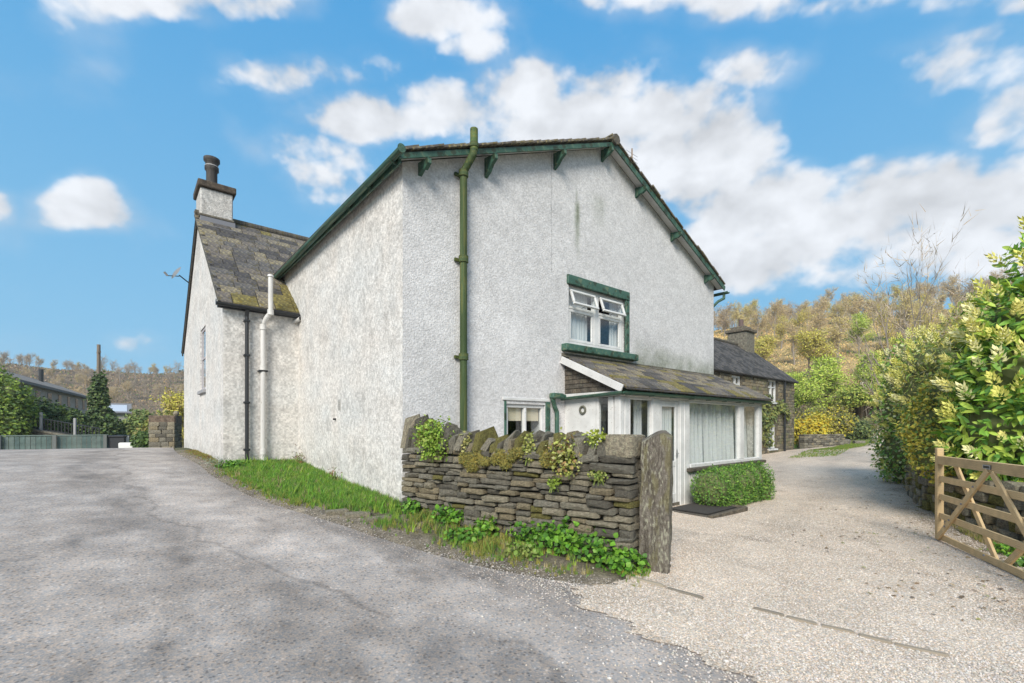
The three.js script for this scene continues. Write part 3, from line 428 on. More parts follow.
  { const z = wz0 + 0.12, p = part(c, 'waste_pipe', tube([V(-0.83, 0.1, z), V(-0.83, 3.98, z), V(-0.77, 4.14, z + 0.1), V(-0.7, 4.25, z + 0.16), V(-0.7, 5.12, z + 0.16)], 0.055, 12), M.whitePlastic); for (const y of [0.9, 2.9, 3.86]) part(p, 'socket', cyl(-0.83, y, y + 0.12, z, 0.072, 0.072, 12), M.whitePlastic); part(p, 'socket', cyl(-0.7, 4.2, 4.32, z + 0.16, 0.072, 0.072, 12), M.whitePlastic); part(p, 'branch', tube([V(-0.83, 4.0, z), V(-0.92, 4.08, z + 0.05)], 0.045, 10), M.whitePlastic); part(p, 'cap', cyl(-0.7, 5.1, 5.15, z + 0.16, 0.075, 0.06, 12), M.whitePlastic); part(p, 'clip', cbx(-0.93, -0.73, 2.86, 2.9, wz0 + 0.003, wz0 + 0.18, 0.008), M.black); }
  part(c, 'pipe_stub', tube([V(-0.1, 4.18, wz0), V(-0.02, 4.22, wz0 + 0.25)], 0.05, 10), M.whitePlastic);
  // chimney of the wing
  { const ch = part(c, 'chimney', cbx(gx - 0.002, -0.78, 6.6, 8.72, -10.95, -9.85, 0.03), mat([0.78, 0.75, 0.71], { map: T.limewash, bumpMap: T.roughcast, bumpScale: 0.025, roughness: 0.95 }));
    part(ch, 'cap', merge([cbx(gx - 0.07, -0.7, 8.72, 8.92, -11.03, -9.77, 0.02)]), mat([0.25, 0.2, 0.17], { map: T.stone, bumpMap: T.noiseBump, bumpScale: 0.015 }));
    part(ch, 'drip_course', cbx(gx - 0.03, -0.75, 7.85, 7.92, -10.98, -9.81, 0.02), mat([0.45, 0.42, 0.38], { map: T.stone }));
    part(ch, 'flashing', merge([cbx(gx - 0.01, -0.72, 7.5, 7.85, -9.849, -9.825, 0.004), bx(gx - 0.06, -0.6, 7.5, 7.53, -9.9, -9.6).rotateX(0)]), M.lead);
    part(ch, 'chimney_pot', strip(new THREE.LatheGeometry([[0.15, 0], [0.15, 0.55], [0.19, 0.58], [0.19, 0.68], [0.17, 0.72], [0.17, 0.8], [0.22, 0.86], [0.22, 0.95], [0.15, 0.98], [0.13, 0.9], [0.12, 0]].map(([x, y]) => new THREE.Vector2(x, y)), 16)).translate(-1.28, 8.9, -10.3), mat([0.14, 0.13, 0.14], { roughness: 0.7, map: T.stone }));
    part(ch, 'pot_band', strip(new THREE.TorusGeometry(0.178, 0.012, 6, 20)).rotateX(Math.PI / 2).translate(-1.28, 9.6, -10.3), mat([0.55, 0.55, 0.55])); }
  // roof light in the wing slope
  { const s = 0.62, g = part(c, 'roof_light', onSlope(cbx(1.55, 2.25, 0.03, 0.09, 0, 0.8), s, 0), M.black); part(g, 'pane', onSlope(bx(1.62, 2.18, 0.092, 0.096, 0.07, 0.73), s, 0), new THREE.MeshPhysicalMaterial({ color: rgb(0.3, 0.4, 0.5), roughness: 0.05, metalness: 0.2 })); }

  // --- porch, lean-to along the gable
  const pz = 1.4, x0 = 3.66, x1 = 9.94, fy = -0.14;
  part(c, 'porch_floor', bx(x0 + 0.05, x1 - 0.05, -0.5, fy + 0.1, 0.001, pz - 0.02), mat([0.35, 0.33, 0.31], { map: T.stone }));
  part(c, 'porch_base_wall', merge([bx(6.12, x1, -0.5, 0.66, pz - 0.14, pz), bx(x1 - 0.14, x1, -0.5, 2.14, 0.002, pz - 0.141), bx(x0, x0 + 0.14, -0.5, 0.9, 0.002, pz - 0.301), bx(x0 + 0.3, 4.94, -0.5, 0.5, pz - 0.14, pz)]), M.render);
  part(c, 'stone_sill', cbx(6.0, x1 + 0.03, 0.58, 0.661, pz - 0.05, pz + 0.1, 0.015), mat([0.26, 0.24, 0.22], { map: T.stone, bumpMap: T.noiseBump, bumpScale: 0.008 }));
  const post = (a, b, z = pz, dz = 0.14, ya = -0.5) => part(c, 'porch_post', cbx(a, b, ya, 2.14, z - dz, z, 0.012), M.white);
  post(x0, x0 + 0.13); post(x0 + 0.15, x0 + 0.3, pz - 0.004); post(x0, x0 + 0.13, pz - 0.16, 0.13); post(4.72, 4.94); post(5.76, 5.92, pz - 0.003, 0.12); post(5.92, 6.12, pz + 0.002); post(8.6, 8.83, pz, 0.1, 0.74); post(x1 - 0.2, x1);
  part(c, 'porch_header', merge([cbx(x0, x1, 2.141, 2.24, pz - 0.13, pz + 0.01, 0.008), cbx(x0, x0 + 0.13, 2.141, 2.24, 0.002, pz - 0.131, 0.008), cbx(x1 - 0.13, x1, 2.141, 2.24, 0.002, pz - 0.131, 0.008)]), M.white);
  part(c, 'fascia', cbx(x0 - 0.06, x1 + 0.06, 2.2, 2.3, pz + 0.012, pz + 0.05, 0.006), M.green);
  const pw = (a, b, ya, yb, waves, first) => { const w = sub(c, 'porch_window'); part(w, 'frame', merge([cbx(a, b, ya, ya + 0.07, pz - 0.1, pz - 0.01), cbx(a, b, yb - 0.05, yb, pz - 0.1, pz - 0.01), cbx(a, a + 0.035, ya + 0.07, yb - 0.05, pz - 0.1, pz - 0.01), cbx(b - 0.035, b, ya + 0.07, yb - 0.05, pz - 0.1, pz - 0.01)]), M.white); part(w, 'pane', bx(a + 0.035, b - 0.035, ya + 0.07, yb - 0.05, pz - 0.06, pz - 0.055), M.glass); if (waves) drape(w, a - 0.02, b + 0.22, ya - 0.02, yb, pz - 0.26 - (a > 7 ? 0.12 : 0), waves, 0.085, 'net_curtain'); return w; };
  pw(6.122, 8.598, 0.67, 2.14, 12); pw(8.832, 9.738, 0.67, 2.14, 5); { const w = pw(3.962, 4.718, 0.5, 2.14, 0); drape(w, 3.97, 4.25, 0.4, 2.1, pz - 0.25, 3, 0.03, 'net_curtain'); drape(w, 4.42, 4.72, 0.4, 2.1, pz - 0.25, 3, 0.03, 'net_curtain'); }
  part(c, 'sill_rail', cbx(6.122, 9.74, 0.662, 0.74, pz - 0.005, pz + 0.035, 0.008), M.white);
  { const d = sub(c, 'porch_door', { label: 'white glazed porch door beside the stone gatepost' }); const a = 4.99, b = 5.72, y0 = fy + 0.08, y1 = 2.1, z = pz - 0.03;
    part(d, 'door_frame', merge([cbx(4.942, 4.985, -0.2, 2.14, pz - 0.13, pz - 0.02), cbx(5.725, 5.758, -0.2, 2.14, pz - 0.13, pz - 0.02), cbx(4.985, 5.725, 2.105, 2.14, pz - 0.13, pz - 0.02)]), M.white);
    part(d, 'stile', merge([cbx(a, a + 0.11, y0, y1, z - 0.045, z), cbx(b - 0.11, b, y0, y1, z - 0.045, z), cbx(a + 0.11, b - 0.11, y1 - 0.12, y1, z - 0.045, z), cbx(a + 0.11, b - 0.11, y0, y0 + 0.22, z - 0.045, z), cbx(a + 0.11, b - 0.11, 0.72, 0.84, z - 0.045, z)]), M.white);
    part(d, 'panel', cbx(a + 0.11, b - 0.11, y0 + 0.22, 0.72, z - 0.035, z - 0.014), M.white);
    part(d, 'pane', bx(a + 0.11, b - 0.11, 0.84, y1 - 0.12, z - 0.026, z - 0.021), M.glass);
    part(d, 'letter_flap', cbx(a + 0.22, b - 0.22, y0 + 0.05, y0 + 0.12, z, z + 0.008), mat([0.5, 0.5, 0.5], { metalness: 0.8, roughness: 0.4 }));
    part(d, 'handle', merge([cbx(b - 0.085, b - 0.045, 0.9, 1.08, z, z + 0.01), tube([V(b - 0.065, 1.0, z), V(b - 0.065, 1.0, z + 0.05), V(b - 0.17, 1.0, z + 0.05)], 0.009, 6)]), mat([0.6, 0.6, 0.6], { metalness: 0.9, roughness: 0.3 }));
    drape(d, a + 0.1, b - 0.1, 0.8, 2.0, z - 0.09, 6, 0.015, 'net_curtain'); }
  // porch side towards the garden wall
  { const w = sub(c, 'porch_side_window'); part(w, 'frame', merge([cbx(x0 + 0.01, x0 + 0.1, 0.9, 0.97, 0.82, pz - 0.3), cbx(x0 + 0.01, x0 + 0.1, 0.97, 2.14, 0.82, 0.88)]), M.white); part(w, 'pane', bx(x0 + 0.05, x0 + 0.055, 0.97, 2.14, 0.88, pz - 0.3), M.glass); }
  part(c, 'porch_side_wall', bx(x0 + 0.005, x0 + 0.12, 0.901, 2.14, 0.002, 0.819), M.white);
  part(c, 'porch_gable_board', bx(x0 + 0.04, x0 + 0.1, 2.241, 2.86, 0.002, 0.25), M.dark);
  { const bricks = [[0.3, 0.27, 0.25], [0.36, 0.31, 0.27], [0.25, 0.235, 0.225]].map((q) => mat(q, { map: T.stone, bumpMap: T.noiseBump, bumpScale: 0.006 })); const bh = 0.094; for (let r = 0; r < 7; r++) { const y = 2.245 + r * bh; const lim = (2.97 - y - bh) / 0.5; for (let z = 0.004 - (r % 2) * 0.11; z < lim - 0.02;) { const L = 0.215, a = Math.max(0.004, z), b = Math.min(z + L, lim); if (b - a > 0.03) part(c, 'brick', cbx(x0 - 0.005, x0 + 0.095, y, y + bh - 0.01, a, b - 0.008, 0.005), pick(bricks)); z += L; } } part(c, 'brick_backing', poly3([[0.002, 2.242], [1.36, 2.242], [0.002, 2.93]], 0.06).rotateY(-Math.PI / 2).translate(x0 + 0.09, 0, 0), mat([0.2, 0.185, 0.17])); }
  const pp = Math.atan2(0.74, 1.64), PL = Math.hypot(0.74, 1.64);
  part(c, 'porch_verge_board', beam(V(x0 - 0.125, 2.945, 0.02), V(x0 - 0.125, 2.26, 1.54), 0.14, 0.03), M.white);
  const proof = part(c, 'porch_roof', bx(x0 - 0.08, x1 + 0.1, -0.02, 0, 0.01, PL).rotateX(pp).translate(0, 3.0, 0), SLATES[4]);
  { const n = 9, e = PL / n; for (let r = 0; r < n; r++) for (let x = x0 - 0.1 + (r % 2) * 0.14; x < x1 + 0.1;) { const k = Math.floor(R() * 4), w = sw[k]; const o = part(proof, 'slate', sg[k], R() < 0.16 ? mossSlate : pick(SLATES)), s = e * (r + 0.95) - 0.2; o.scale.z = 0.78; o.rotation.set(pp + rr(-0.01, 0.012), 0, rr(-0.012, 0.012)); o.position.set(x + w / 2, 3.012 - Math.sin(pp) * s + rr(0, 0.006), Math.cos(pp) * s); x += w; } }
  part(c, 'lead_flashing', merge([cbx(x0 - 0.1, x1 + 0.1, 2.99, 3.09, 0.002, 0.02, 0.004), bx(x0 - 0.1, x1 + 0.1, -0.005, 0.003, 0.02, 0.14).rotateX(pp).translate(0, 3.055, 0)]), mat([0.36, 0.35, 0.32], { map: T.stone, roughness: 0.7 }));
  { const g = part(c, 'porch_gutter', gut(V(x1 + 0.12, 2.235, pz + 0.13), V(x0 - 0.1, 2.215, pz + 0.13), 0.062), M.green); for (let x = x0 + 0.1; x < x1; x += 0.75) part(g, 'gutter_bracket', merge([bx(x - 0.012, x + 0.012, 2.2, 2.225, pz + 0.05, pz + 0.2), bx(x - 0.012, x + 0.012, 2.15, 2.165, pz + 0.05, pz + 0.17)]), M.green); }
  { const g = part(c, 'porch_gutter', gut(V(x0 - 0.1, 2.215, pz + 0.15), V(x0 - 0.1, 2.16, -0.1).setZ(0.02), 0.062), M.green); part(g, 'pipe_bend', tube([V(x0 - 0.1, 2.18, 0.1), V(x0 - 0.36, 2.19, 0.1), V(x0 - 0.43, 2.12, 0.08), V(x0 - 0.36, 1.96, 0.07), V(x0 - 0.3, 1.86, 0.07), V(x0 - 0.3, -0.1, 0.07)], 0.045, 10), M.green); part(g, 'gutter_outlet', cbx(x0 - 0.5, x0 - 0.18, 2.13, 2.24, 0.03, 0.17, 0.03), M.green); }
  part(c, 'porch_ornament', strip(new THREE.TorusGeometry(0.07, 0.022, 8, 20)).rotateY(Math.PI / 2).translate(x0 - 0.012, 1.9, 0.5), mat([0.12, 0.12, 0.09]));
}
// things fixed to the cottage
{
  const fix = (name, label, cat, x, y, z) => { const [wx, wd] = toWorld(x, z); return thing(name, label, cat, wx, y, -wd, TURN); };
  const a = fix('television_aerial', 'thin television aerial on a short mast above the main roof', 'aerial', 8.25, 6.55, -1.6);
  part(a, 'mast', cyl(0, -0.2, 3.3, 0, 0.028, 0.022, 8), mat([0.32, 0.24, 0.18]));
  for (let i = 0; i < 6; i++) part(a, 'element', tube([V(-0.28, 2.65 + i * 0.1, 0), V(0.28, 2.65 + i * 0.1, 0)], 0.006, 5), mat([0.5, 0.5, 0.5], { metalness: 0.7, roughness: 0.5 }));
  const s = fix('satellite_dish', 'small grey satellite dish on the far edge of the left gable', 'dish', -1.72, 6.7, -12.9);
  const dish = strip(new THREE.SphereGeometry(0.62, 18, 8, 0, Math.PI * 2, 0, 0.42).translate(0, -0.56, 0)); part(s, 'dish', dish.rotateZ(1.1).rotateY(0.25).translate(-0.28, 0.1, 0.1), mat([0.2, 0.21, 0.22], { roughness: 0.6 }));
  part(s, 'bracket', tube([V(0.15, -0.2, 0), V(-0.2, 0.05, 0.05)], 0.02, 6), M.black); part(s, 'arm', tube([V(-0.2, 0.0, 0.1), V(-0.55, -0.08, 0.22)], 0.014, 6), M.black); part(s, 'receiver', tube([V(-0.53, -0.08, 0.22), V(-0.62, 0.02, 0.26)], 0.035, 8), mat([0.3, 0.3, 0.3]));
}
// ------------------------------------------------------------------ foliage helpers
function leafGeo(w, fold = 0.12, droop = 0.12, pts = 2) {   // a leaf along +z, length 1, top +y
  const P = [], row = pts === 3 ? [[0.25, 0.8], [0.55, 1], [0.82, 0.62]] : pts === 2 ? [[0.3, 0.95], [0.66, 0.85]] : [[0.45, 1]];
  const L = [[0, 0, 0]], Rr = [[0, 0, 0]], C = [[0, 0, 0]];
  for (const [z, k] of row) { const y = -droop * z * z; L.push([-w / 2 * k, y + fold * w * k, z]); Rr.push([w / 2 * k, y + fold * w * k, z]); C.push([0, y, z]); }
  const tip = [0, -droop, 1]; L.push(tip); Rr.push(tip); C.push(tip);
  for (let i = 0; i + 1 < C.length; i++) { P.push(C[i], L[i + 1], L[i], C[i], C[i + 1], L[i + 1], C[i], Rr[i], Rr[i + 1], C[i], Rr[i + 1], C[i + 1]); }
  const out = []; for (let i = 0; i < P.length; i += 3) { const [a, b, c] = [P[i], P[i + 1], P[i + 2]]; if (String(a) !== String(b) && String(b) !== String(c) && String(a) !== String(c)) out.push(...a, ...b, ...c); }
  const g = new THREE.BufferGeometry(); g.setAttribute('position', new THREE.BufferAttribute(new Float32Array(out), 3)); g.setAttribute('uv', new THREE.BufferAttribute(new Float32Array(out.length / 3 * 2), 2)); g.computeVertexNormals(); return g;
}
const _x = V(0, 0, 0), _y = V(0, 0, 0), _z = V(0, 0, 0), _b = new THREE.Matrix4();
function facing(dir, nrm) { _z.copy(dir).normalize(); _x.crossVectors(nrm, _z); if (_x.lengthSq() < 1e-6) _x.set(1, 0, 0); _x.normalize(); _y.crossVectors(_z, _x); return new THREE.Quaternion().setFromRotationMatrix(_b.makeBasis(_x, _y, _z)); }
const ball = (r) => { let v; do v = V(r() * 2 - 1, r() * 2 - 1, r() * 2 - 1); while (v.lengthSq() > 1 || v.lengthSq() < 0.01); return v.normalize(); };
// leaves through the outer shell of a cluster of ellipsoids [x,y,z,rx,ry,rz]
function shell(blobs, n, o, r) {
  const out = [], vol = blobs.map((b) => Math.pow(b[3] * b[4] + b[4] * b[5] + b[3] * b[5], 1)), sum = vol.reduce((a, b) => a + b, 0);
  blobs.forEach((b, bi) => { const m = Math.round(n * vol[bi] / sum); for (let i = 0; i < m; i++) {
    const d = ball(r), lump = 1 + (o.lump ?? 0.16) * 2 * fbm3(d.x * 2.4 + b[0] * 3, d.y * 2.4 + b[1], d.z * 2.4 + b[2] * 3, 3), k = (1 - (o.depth ?? 0.35) * Math.pow(r(), 1.6)) * lump;
    const p = V(b[0] + d.x * b[3] * k, b[1] + d.y * b[4] * k, b[2] + d.z * b[5] * k); if (p.y < (o.floor ?? 0.01)) continue;
    if (blobs.some((c, ci) => ci !== bi && ((p.x - c[0]) / c[3]) ** 2 + ((p.y - c[1]) / c[4]) ** 2 + ((p.z - c[2]) / c[5]) ** 2 < 0.35)) continue;
    const nrm = V(d.x / b[3], d.y / b[4], d.z / b[5]).normalize(), dir = nrm.clone().multiplyScalar(o.out ?? 0.6).add(ball(r)).add(V(0, o.up ?? -0.2, 0)), up = nrm.clone().add(V(0, 0.8, 0)).addScaledVector(ball(r), 0.5);
    out.push({ p: [p.x, p.y, p.z], q: facing(dir, up), s: o.size * rr(0.65, 1.3, r), c: o.color(p, r, d), v: p });
  } });
  return out;
}
function lumps(blobs, k, r, seg = 12) { return merge(blobs.map((b) => { const g = new THREE.IcosahedronGeometry(1, 3), p = g.attributes.position; for (let i = 0; i < p.count; i++) { const v = V(p.getX(i), p.getY(i), p.getZ(i)), q = k * (1 + 0.35 * fbm3(v.x * 2 + b[0], v.y * 2, v.z * 2 + b[2], 3)); p.setXYZ(i, b[0] + v.x * b[3] * q, Math.max(0.0, b[1] + v.y * b[4] * q), b[2] + v.z * b[5] * q); } g.computeVertexNormals(); return strip(g); })); }
function stems(n, h, spread, r, rad = 0.02) { const a = []; for (let i = 0; i < n; i++) { const an = r() * 6.28, s = spread * (0.4 + 0.6 * r()); a.push(tube([V(Math.cos(an) * 0.06, -0.05, Math.sin(an) * 0.06), V(Math.cos(an) * s * 0.5, h * 0.5, Math.sin(an) * s * 0.5), V(Math.cos(an) * s, h * rr(0.8, 1, r), Math.sin(an) * s)], rad, 5, false, 5)); } return merge(a); }
const LEAF = { box: leafGeo(0.62, 0.1, 0.1, 1), broad: leafGeo(0.7, 0.14, 0.2, 2), laurel: leafGeo(0.36, 0.1, 0.25, 3), lance: leafGeo(0.22, 0.1, 0.2, 2), round: leafGeo(0.95, 0.08, 0.15, 2), petal: leafGeo(0.5, -0.15, -0.1, 1) };
const GRASS = (() => { const r = rngOf(5), P = []; for (let i = 0; i < 7; i++) { const a = r() * 6.28, l = rr(0.6, 1.1, r), b = rr(0.15, 0.6, r), w = 0.055, cx = rr(-0.2, 0.2, r), cz = rr(-0.2, 0.2, r), c = Math.cos(a), s = Math.sin(a); const q = (t, e) => [cx + c * b * t * t * l - s * w * e * (1 - t), l * t * (1 - 0.25 * b * t), cz + s * b * t * t * l + c * w * e * (1 - t)]; P.push(...q(0, -1), ...q(0, 1), ...q(0.5, 1), ...q(0, -1), ...q(0.5, 1), ...q(0.5, -1), ...q(0.5, -1), ...q(0.5, 1), ...q(1, 0)); } const g = new THREE.BufferGeometry(); g.setAttribute('position', new THREE.BufferAttribute(new Float32Array(P), 3)); g.setAttribute('uv', new THREE.BufferAttribute(new Float32Array(P.length / 3 * 2), 2)); g.computeVertexNormals(); return g; })();

// ------------------------------------------------------------------ dry stone walls
const STONE_SHAPES = Array.from({ length: 14 }, (_, k) => { const r = rngOf(300 + k), pts = [];   // angular blocks filling a unit cube
  for (const sx of [-1, 1]) for (const sy of [-1, 1]) for (const sz of [-1, 1]) { const cut = rr(0.05, 0.3, r), cut2 = rr(0.05, 0.34, r); pts.push(V(sx * (0.5 - cut * 0.5), sy * (0.5 - rr(0, 0.06, r)), sz * (0.5 - rr(0, 0.1, r))), V(sx * (0.5 - rr(0, 0.05, r)), sy * (0.5 - cut2 * 0.8), sz * (0.5 - rr(0.02, 0.14, r)))); }
  pts.push(V(rr(-0.2, 0.2, r), rr(-0.2, 0.2, r), 0.54)); return boxUV(new ConvexGeometry(pts)); });
const COPE_SHAPES = Array.from({ length: 12 }, (_, k) => { const r = rngOf(360 + k), pts = [], n = 5, lean = rr(-0.3, 0.3, r);   // rough slabs set on edge, worn at the top
  for (const sx of [-1, 1]) for (let i = 0; i <= n; i++) { const a = Math.PI * i / n, z = Math.cos(a) * 0.5 * rr(0.85, 1.05, r), y = -0.5 + Math.pow(Math.sin(a), 0.45) * rr(0.5, 1.08, r); pts.push(V(sx * 0.5 * rr(0.4, 1, r) + lean * (y + 0.5) * 0.6, y, z)); } return boxUV(new ConvexGeometry(pts)); });
function stoneMesh(parent, name, w, h, t, x, y, z, m, tilt = 0.02) { const o = part(parent, name, pick(STONE_SHAPES), m || pick(STONES)); o.scale.set(w, h, t); o.position.set(x, y, z); o.rotation.set(rr(-tilt, tilt), rr(-0.06, 0.06) * (tilt > 0.05 ? 3 : 1) + (R() < 0.5 ? Math.PI * 0 : 0), rr(-tilt, tilt)); return o; }
const mossStone = mat([0.55, 0.52, 0.18], { map: T.stone, bumpMap: T.noiseBump, bumpScale: 0.02, roughness: 1 });
const WALL_TURN = -Math.atan2(2.07, 3.11), WALL_LEN = 3.66;
const wallAt = (x, z) => [-1.63 + Math.cos(WALL_TURN) * x + Math.sin(WALL_TURN) * z, 7.17 + Math.sin(WALL_TURN) * x - Math.cos(WALL_TURN) * z];
{
  const w = thing('dry_stone_wall', 'dry stone wall of grey slabs with upright coping, running from cottage corner to gatepost', 'wall', -1.63, 0, -7.17, WALL_TURN);
  const floor = (x) => { const [a, b] = wallAt(x, 0.25); return HY(a, b); };
  part(w, 'rubble_core', (() => { const g = bx(0.2, WALL_LEN - 0.02, -0.5, 1.24, -0.15, 0.03); return g; })(), STONES[1]);
  let y = -0.12, row = 0;
  while (y < 1.2) {
    const h = Math.min(rr(0.045, 0.105), 1.27 - y); let x = 0.09 + rr(-0.02, 0.02);
    while (x < WALL_LEN - 0.01) {
      let ww = rr(0.14, 0.46) * (h > 0.11 ? 0.9 : 1.1); if (WALL_LEN - x - ww < 0.12) ww = WALL_LEN - x;
      const yy = y + 0.05 * fbm3(x * 1.3, row * 0.35, 2, 2), out = rr(-0.02, 0.022), m = R() < 0.05 ? mossStone : undefined;
      if (yy + h > floor(x + ww / 2) - 0.02) {
        if (R() < 0.2 && h > 0.095 && ww > 0.18) { const k = rr(0.4, 0.6); stoneMesh(w, 'stone', ww * 1.02, h * k - 0.002, 0.27, x + ww / 2, yy + h * k / 2, 0.09 + out, m, 0.04); const s2 = rr(0.35, 0.65); stoneMesh(w, 'stone', ww * s2, h * (1 - k), 0.27, x + ww * s2 / 2, yy + h * (k + 1) / 2, 0.09 + rr(-0.02, 0.02), m, 0.05); stoneMesh(w, 'stone', ww * (1 - s2), h * (1 - k), 0.27, x + ww * (1 + s2) / 2, yy + h * (k + 1) / 2, 0.09 + rr(-0.02, 0.02), undefined, 0.05); }
        else stoneMesh(w, 'stone', ww * rr(0.9, 1.02), h * rr(0.78, 1.05), 0.27, x + ww / 2, yy + h / 2, 0.09 + out * 1.5, m, 0.055);
      }
      x += ww;
    }
    y += h; row++;
  }
  const back = []; for (let yb = -0.2; yb < 1.2; yb += 0.13) for (let xb = 0; xb < WALL_LEN; xb += 0.33) { const g = pick(STONE_SHAPES).clone().scale(0.33, 0.13, 0.25).translate(xb + 0.16, yb + 0.06, -0.15 + rr(-0.02, 0.02)); back.push(g); }
  part(w, 'rear_facing', merge(back), STONES[1], { kind: 'stuff' });
  for (let x = 0.09; x < WALL_LEN - 0.05;) {   // cope: slabs set on edge, leaning a little
    const t = rr(0.04, 0.12), tall = lerp(0.45, 0.27, clamp(x / 1.2)) * rr(0.6, 1.3), last = x > WALL_LEN - 0.42;
    const ww = last ? WALL_LEN - x : t; const o = stoneMesh(w, 'cope_stone', ww * 1.08, last ? 0.27 : tall, 0.44 * rr(0.85, 1.1), x + ww / 2, 1.235 + (last ? 0.13 : tall / 2) + rr(-0.015, 0.01), 0.02 + rr(-0.03, 0.03), last ? STONES[2] : R() < 0.12 ? mossStone : undefined, 0.12); if (!last) o.geometry = pick(COPE_SHAPES); o.rotation.z = last ? 0 : rr(-0.42, 0.14) * smooth(0.05, 0.5, x); x += ww;
  }
}
{
  const [px, pd] = [1.585, 5.06], g0 = HY(px, pd), p = thing('stone_gatepost', 'tall rough slate gatepost blotched with lichen at the end of the dry stone wall', 'gatepost', px, g0, -pd, -0.42);
  const g = new THREE.BoxGeometry(0.31, 1.75, 0.2, 8, 34, 6), q = g.attributes.position;
  for (let i = 0; i < q.count; i++) { let x = q.getX(i), y = q.getY(i), z = q.getZ(i); const e = Math.max(Math.abs(x) / 0.155, 0), ez = Math.abs(z) / 0.1; const round = Math.max(0, e + ez - 1.75) * 0.06; x *= 1 - round; z *= 1 - round * 1.4; if (y > 0.7) { const top = 0.875 + 0.02 - 0.09 * clamp((0.02 - x) / 0.15) - 0.06 * clamp((x - 0.08) / 0.07) - 0.04 * clamp((z - 0.02) / 0.08); y = Math.min(y, top - 0.0); if (q.getY(i) > 0.874) y = top; } const n = fbm3(x * 6, y * 2.2, z * 6 + 4, 4); x += n * 0.035 + 0.012 * Math.sin(y * 2.3); z += fbm3(x * 6 + 9, y * 2.6, z * 5, 4) * 0.04; q.setXYZ(i, x, y + 0.645, z); }
  g.computeVertexNormals(); { const uv = g.attributes.uv; for (let i = 0; i < q.count; i++) uv.setXY(i, q.getX(i) + q.getZ(i), q.getY(i)); }
  part(p, 'shaft', g, mat([0.74, 0.72, 0.68], { map: T.lichenPost, bumpMap: T.noiseBump, bumpScale: 0.015, roughness: 0.95 }));
}
// ------------------------------------------------------------------ field gate, swung open along the right of the drive
{
  const a = [6.15, 6.6], dir = [-0.378, -0.926], y0 = -0.09, turn = Math.atan2(-dir[1] * -1, dir[0]);   // local x runs from the closing stile to the hinge
  const g = thing('field_gate', 'wooden five-bar field gate standing open beside the gravel drive', 'gate', a[0], y0, -a[1], Math.atan2(0.926, -0.378) * -1 + 0);
  g.rotation.y = Math.atan2(-0.926, -0.378); // local +x -> world (cos, -sin) = (-0.378, +0.926 towards the camera)
  const L = 2.85, bar = (n, p, q, w, t) => part(g, n, beam(p, q, w, t), M.wood);
  part(g, 'closing_stile', cbx(-0.075, 0.0, 0.04, 1.36, -0.04, 0.04, 0.008), M.wood);
  part(g, 'hinge_stile', cbx(L, L + 0.08, 0.04, 1.4, -0.04, 0.04, 0.008), M.wood);
  part(g, 'top_rail', poly3([[0.001, 1.13], [L - 0.001, 1.13], [L - 0.001, 1.26], [0.001, 1.245]], 0.07).translate(0, 0, -0.035), M.wood);
  for (const y of [0.09, 0.39, 0.66, 0.92]) bar('rail', V(0.001, y, 0), V(L - 0.001, y, 0), 0.085, 0.03);
  const f = 0.0315, b = -0.0315;
  bar('brace', V(0.0, 0.07, f), V(1.25, 1.15, f), 0.075, 0.03); bar('brace', V(0.33, 1.16, b), V(1.3, 0.06, b), 0.075, 0.03); bar('brace', V(1.33, 1.13, f), V(2.45, 0.06, f), 0.075, 0.03); bar('brace', V(1.42, 0.06, b), V(2.6, 1.15, b), 0.075, 0.03);
  for (const [x, y] of [[0.24, 0.28], [0.36, 0.39], [0.68, 0.66], [0.96, 0.92], [1.2, 0.13]]) part(g, 'bolt', cyl(0, 0, 0.012, 0, 0.012, 0.012, 8).rotateX(Math.PI / 2).translate(x, y, 0.0465), M.lead);
  const pl = part(g, 'name_plate', cbx(1.16, 1.32, 1.165, 1.215, 0.036, 0.044, 0.003), M.black); part(pl, 'plate_rim', merge([bx(1.165, 1.315, 1.207, 1.211, 0.0445, 0.0455), bx(1.165, 1.315, 1.169, 1.173, 0.0445, 0.0455), bx(1.165, 1.169, 1.1735, 1.2065, 0.0445, 0.0455), bx(1.311, 1.315, 1.1735, 1.2065, 0.0445, 0.0455)]), mat([0.7, 0.7, 0.7]));
  part(g, 'hanging_post', cbx(L + 0.12, L + 0.3, -0.3, 1.55, -0.09, 0.09, 0.015), M.wood); part(g, 'hinge_band', merge([bx(L - 0.6, L + 0.14, 1.17, 1.215, 0.036, 0.042), bx(L - 0.2, L + 0.14, 0.07, 0.11, 0.016, 0.022)]), M.black);
}
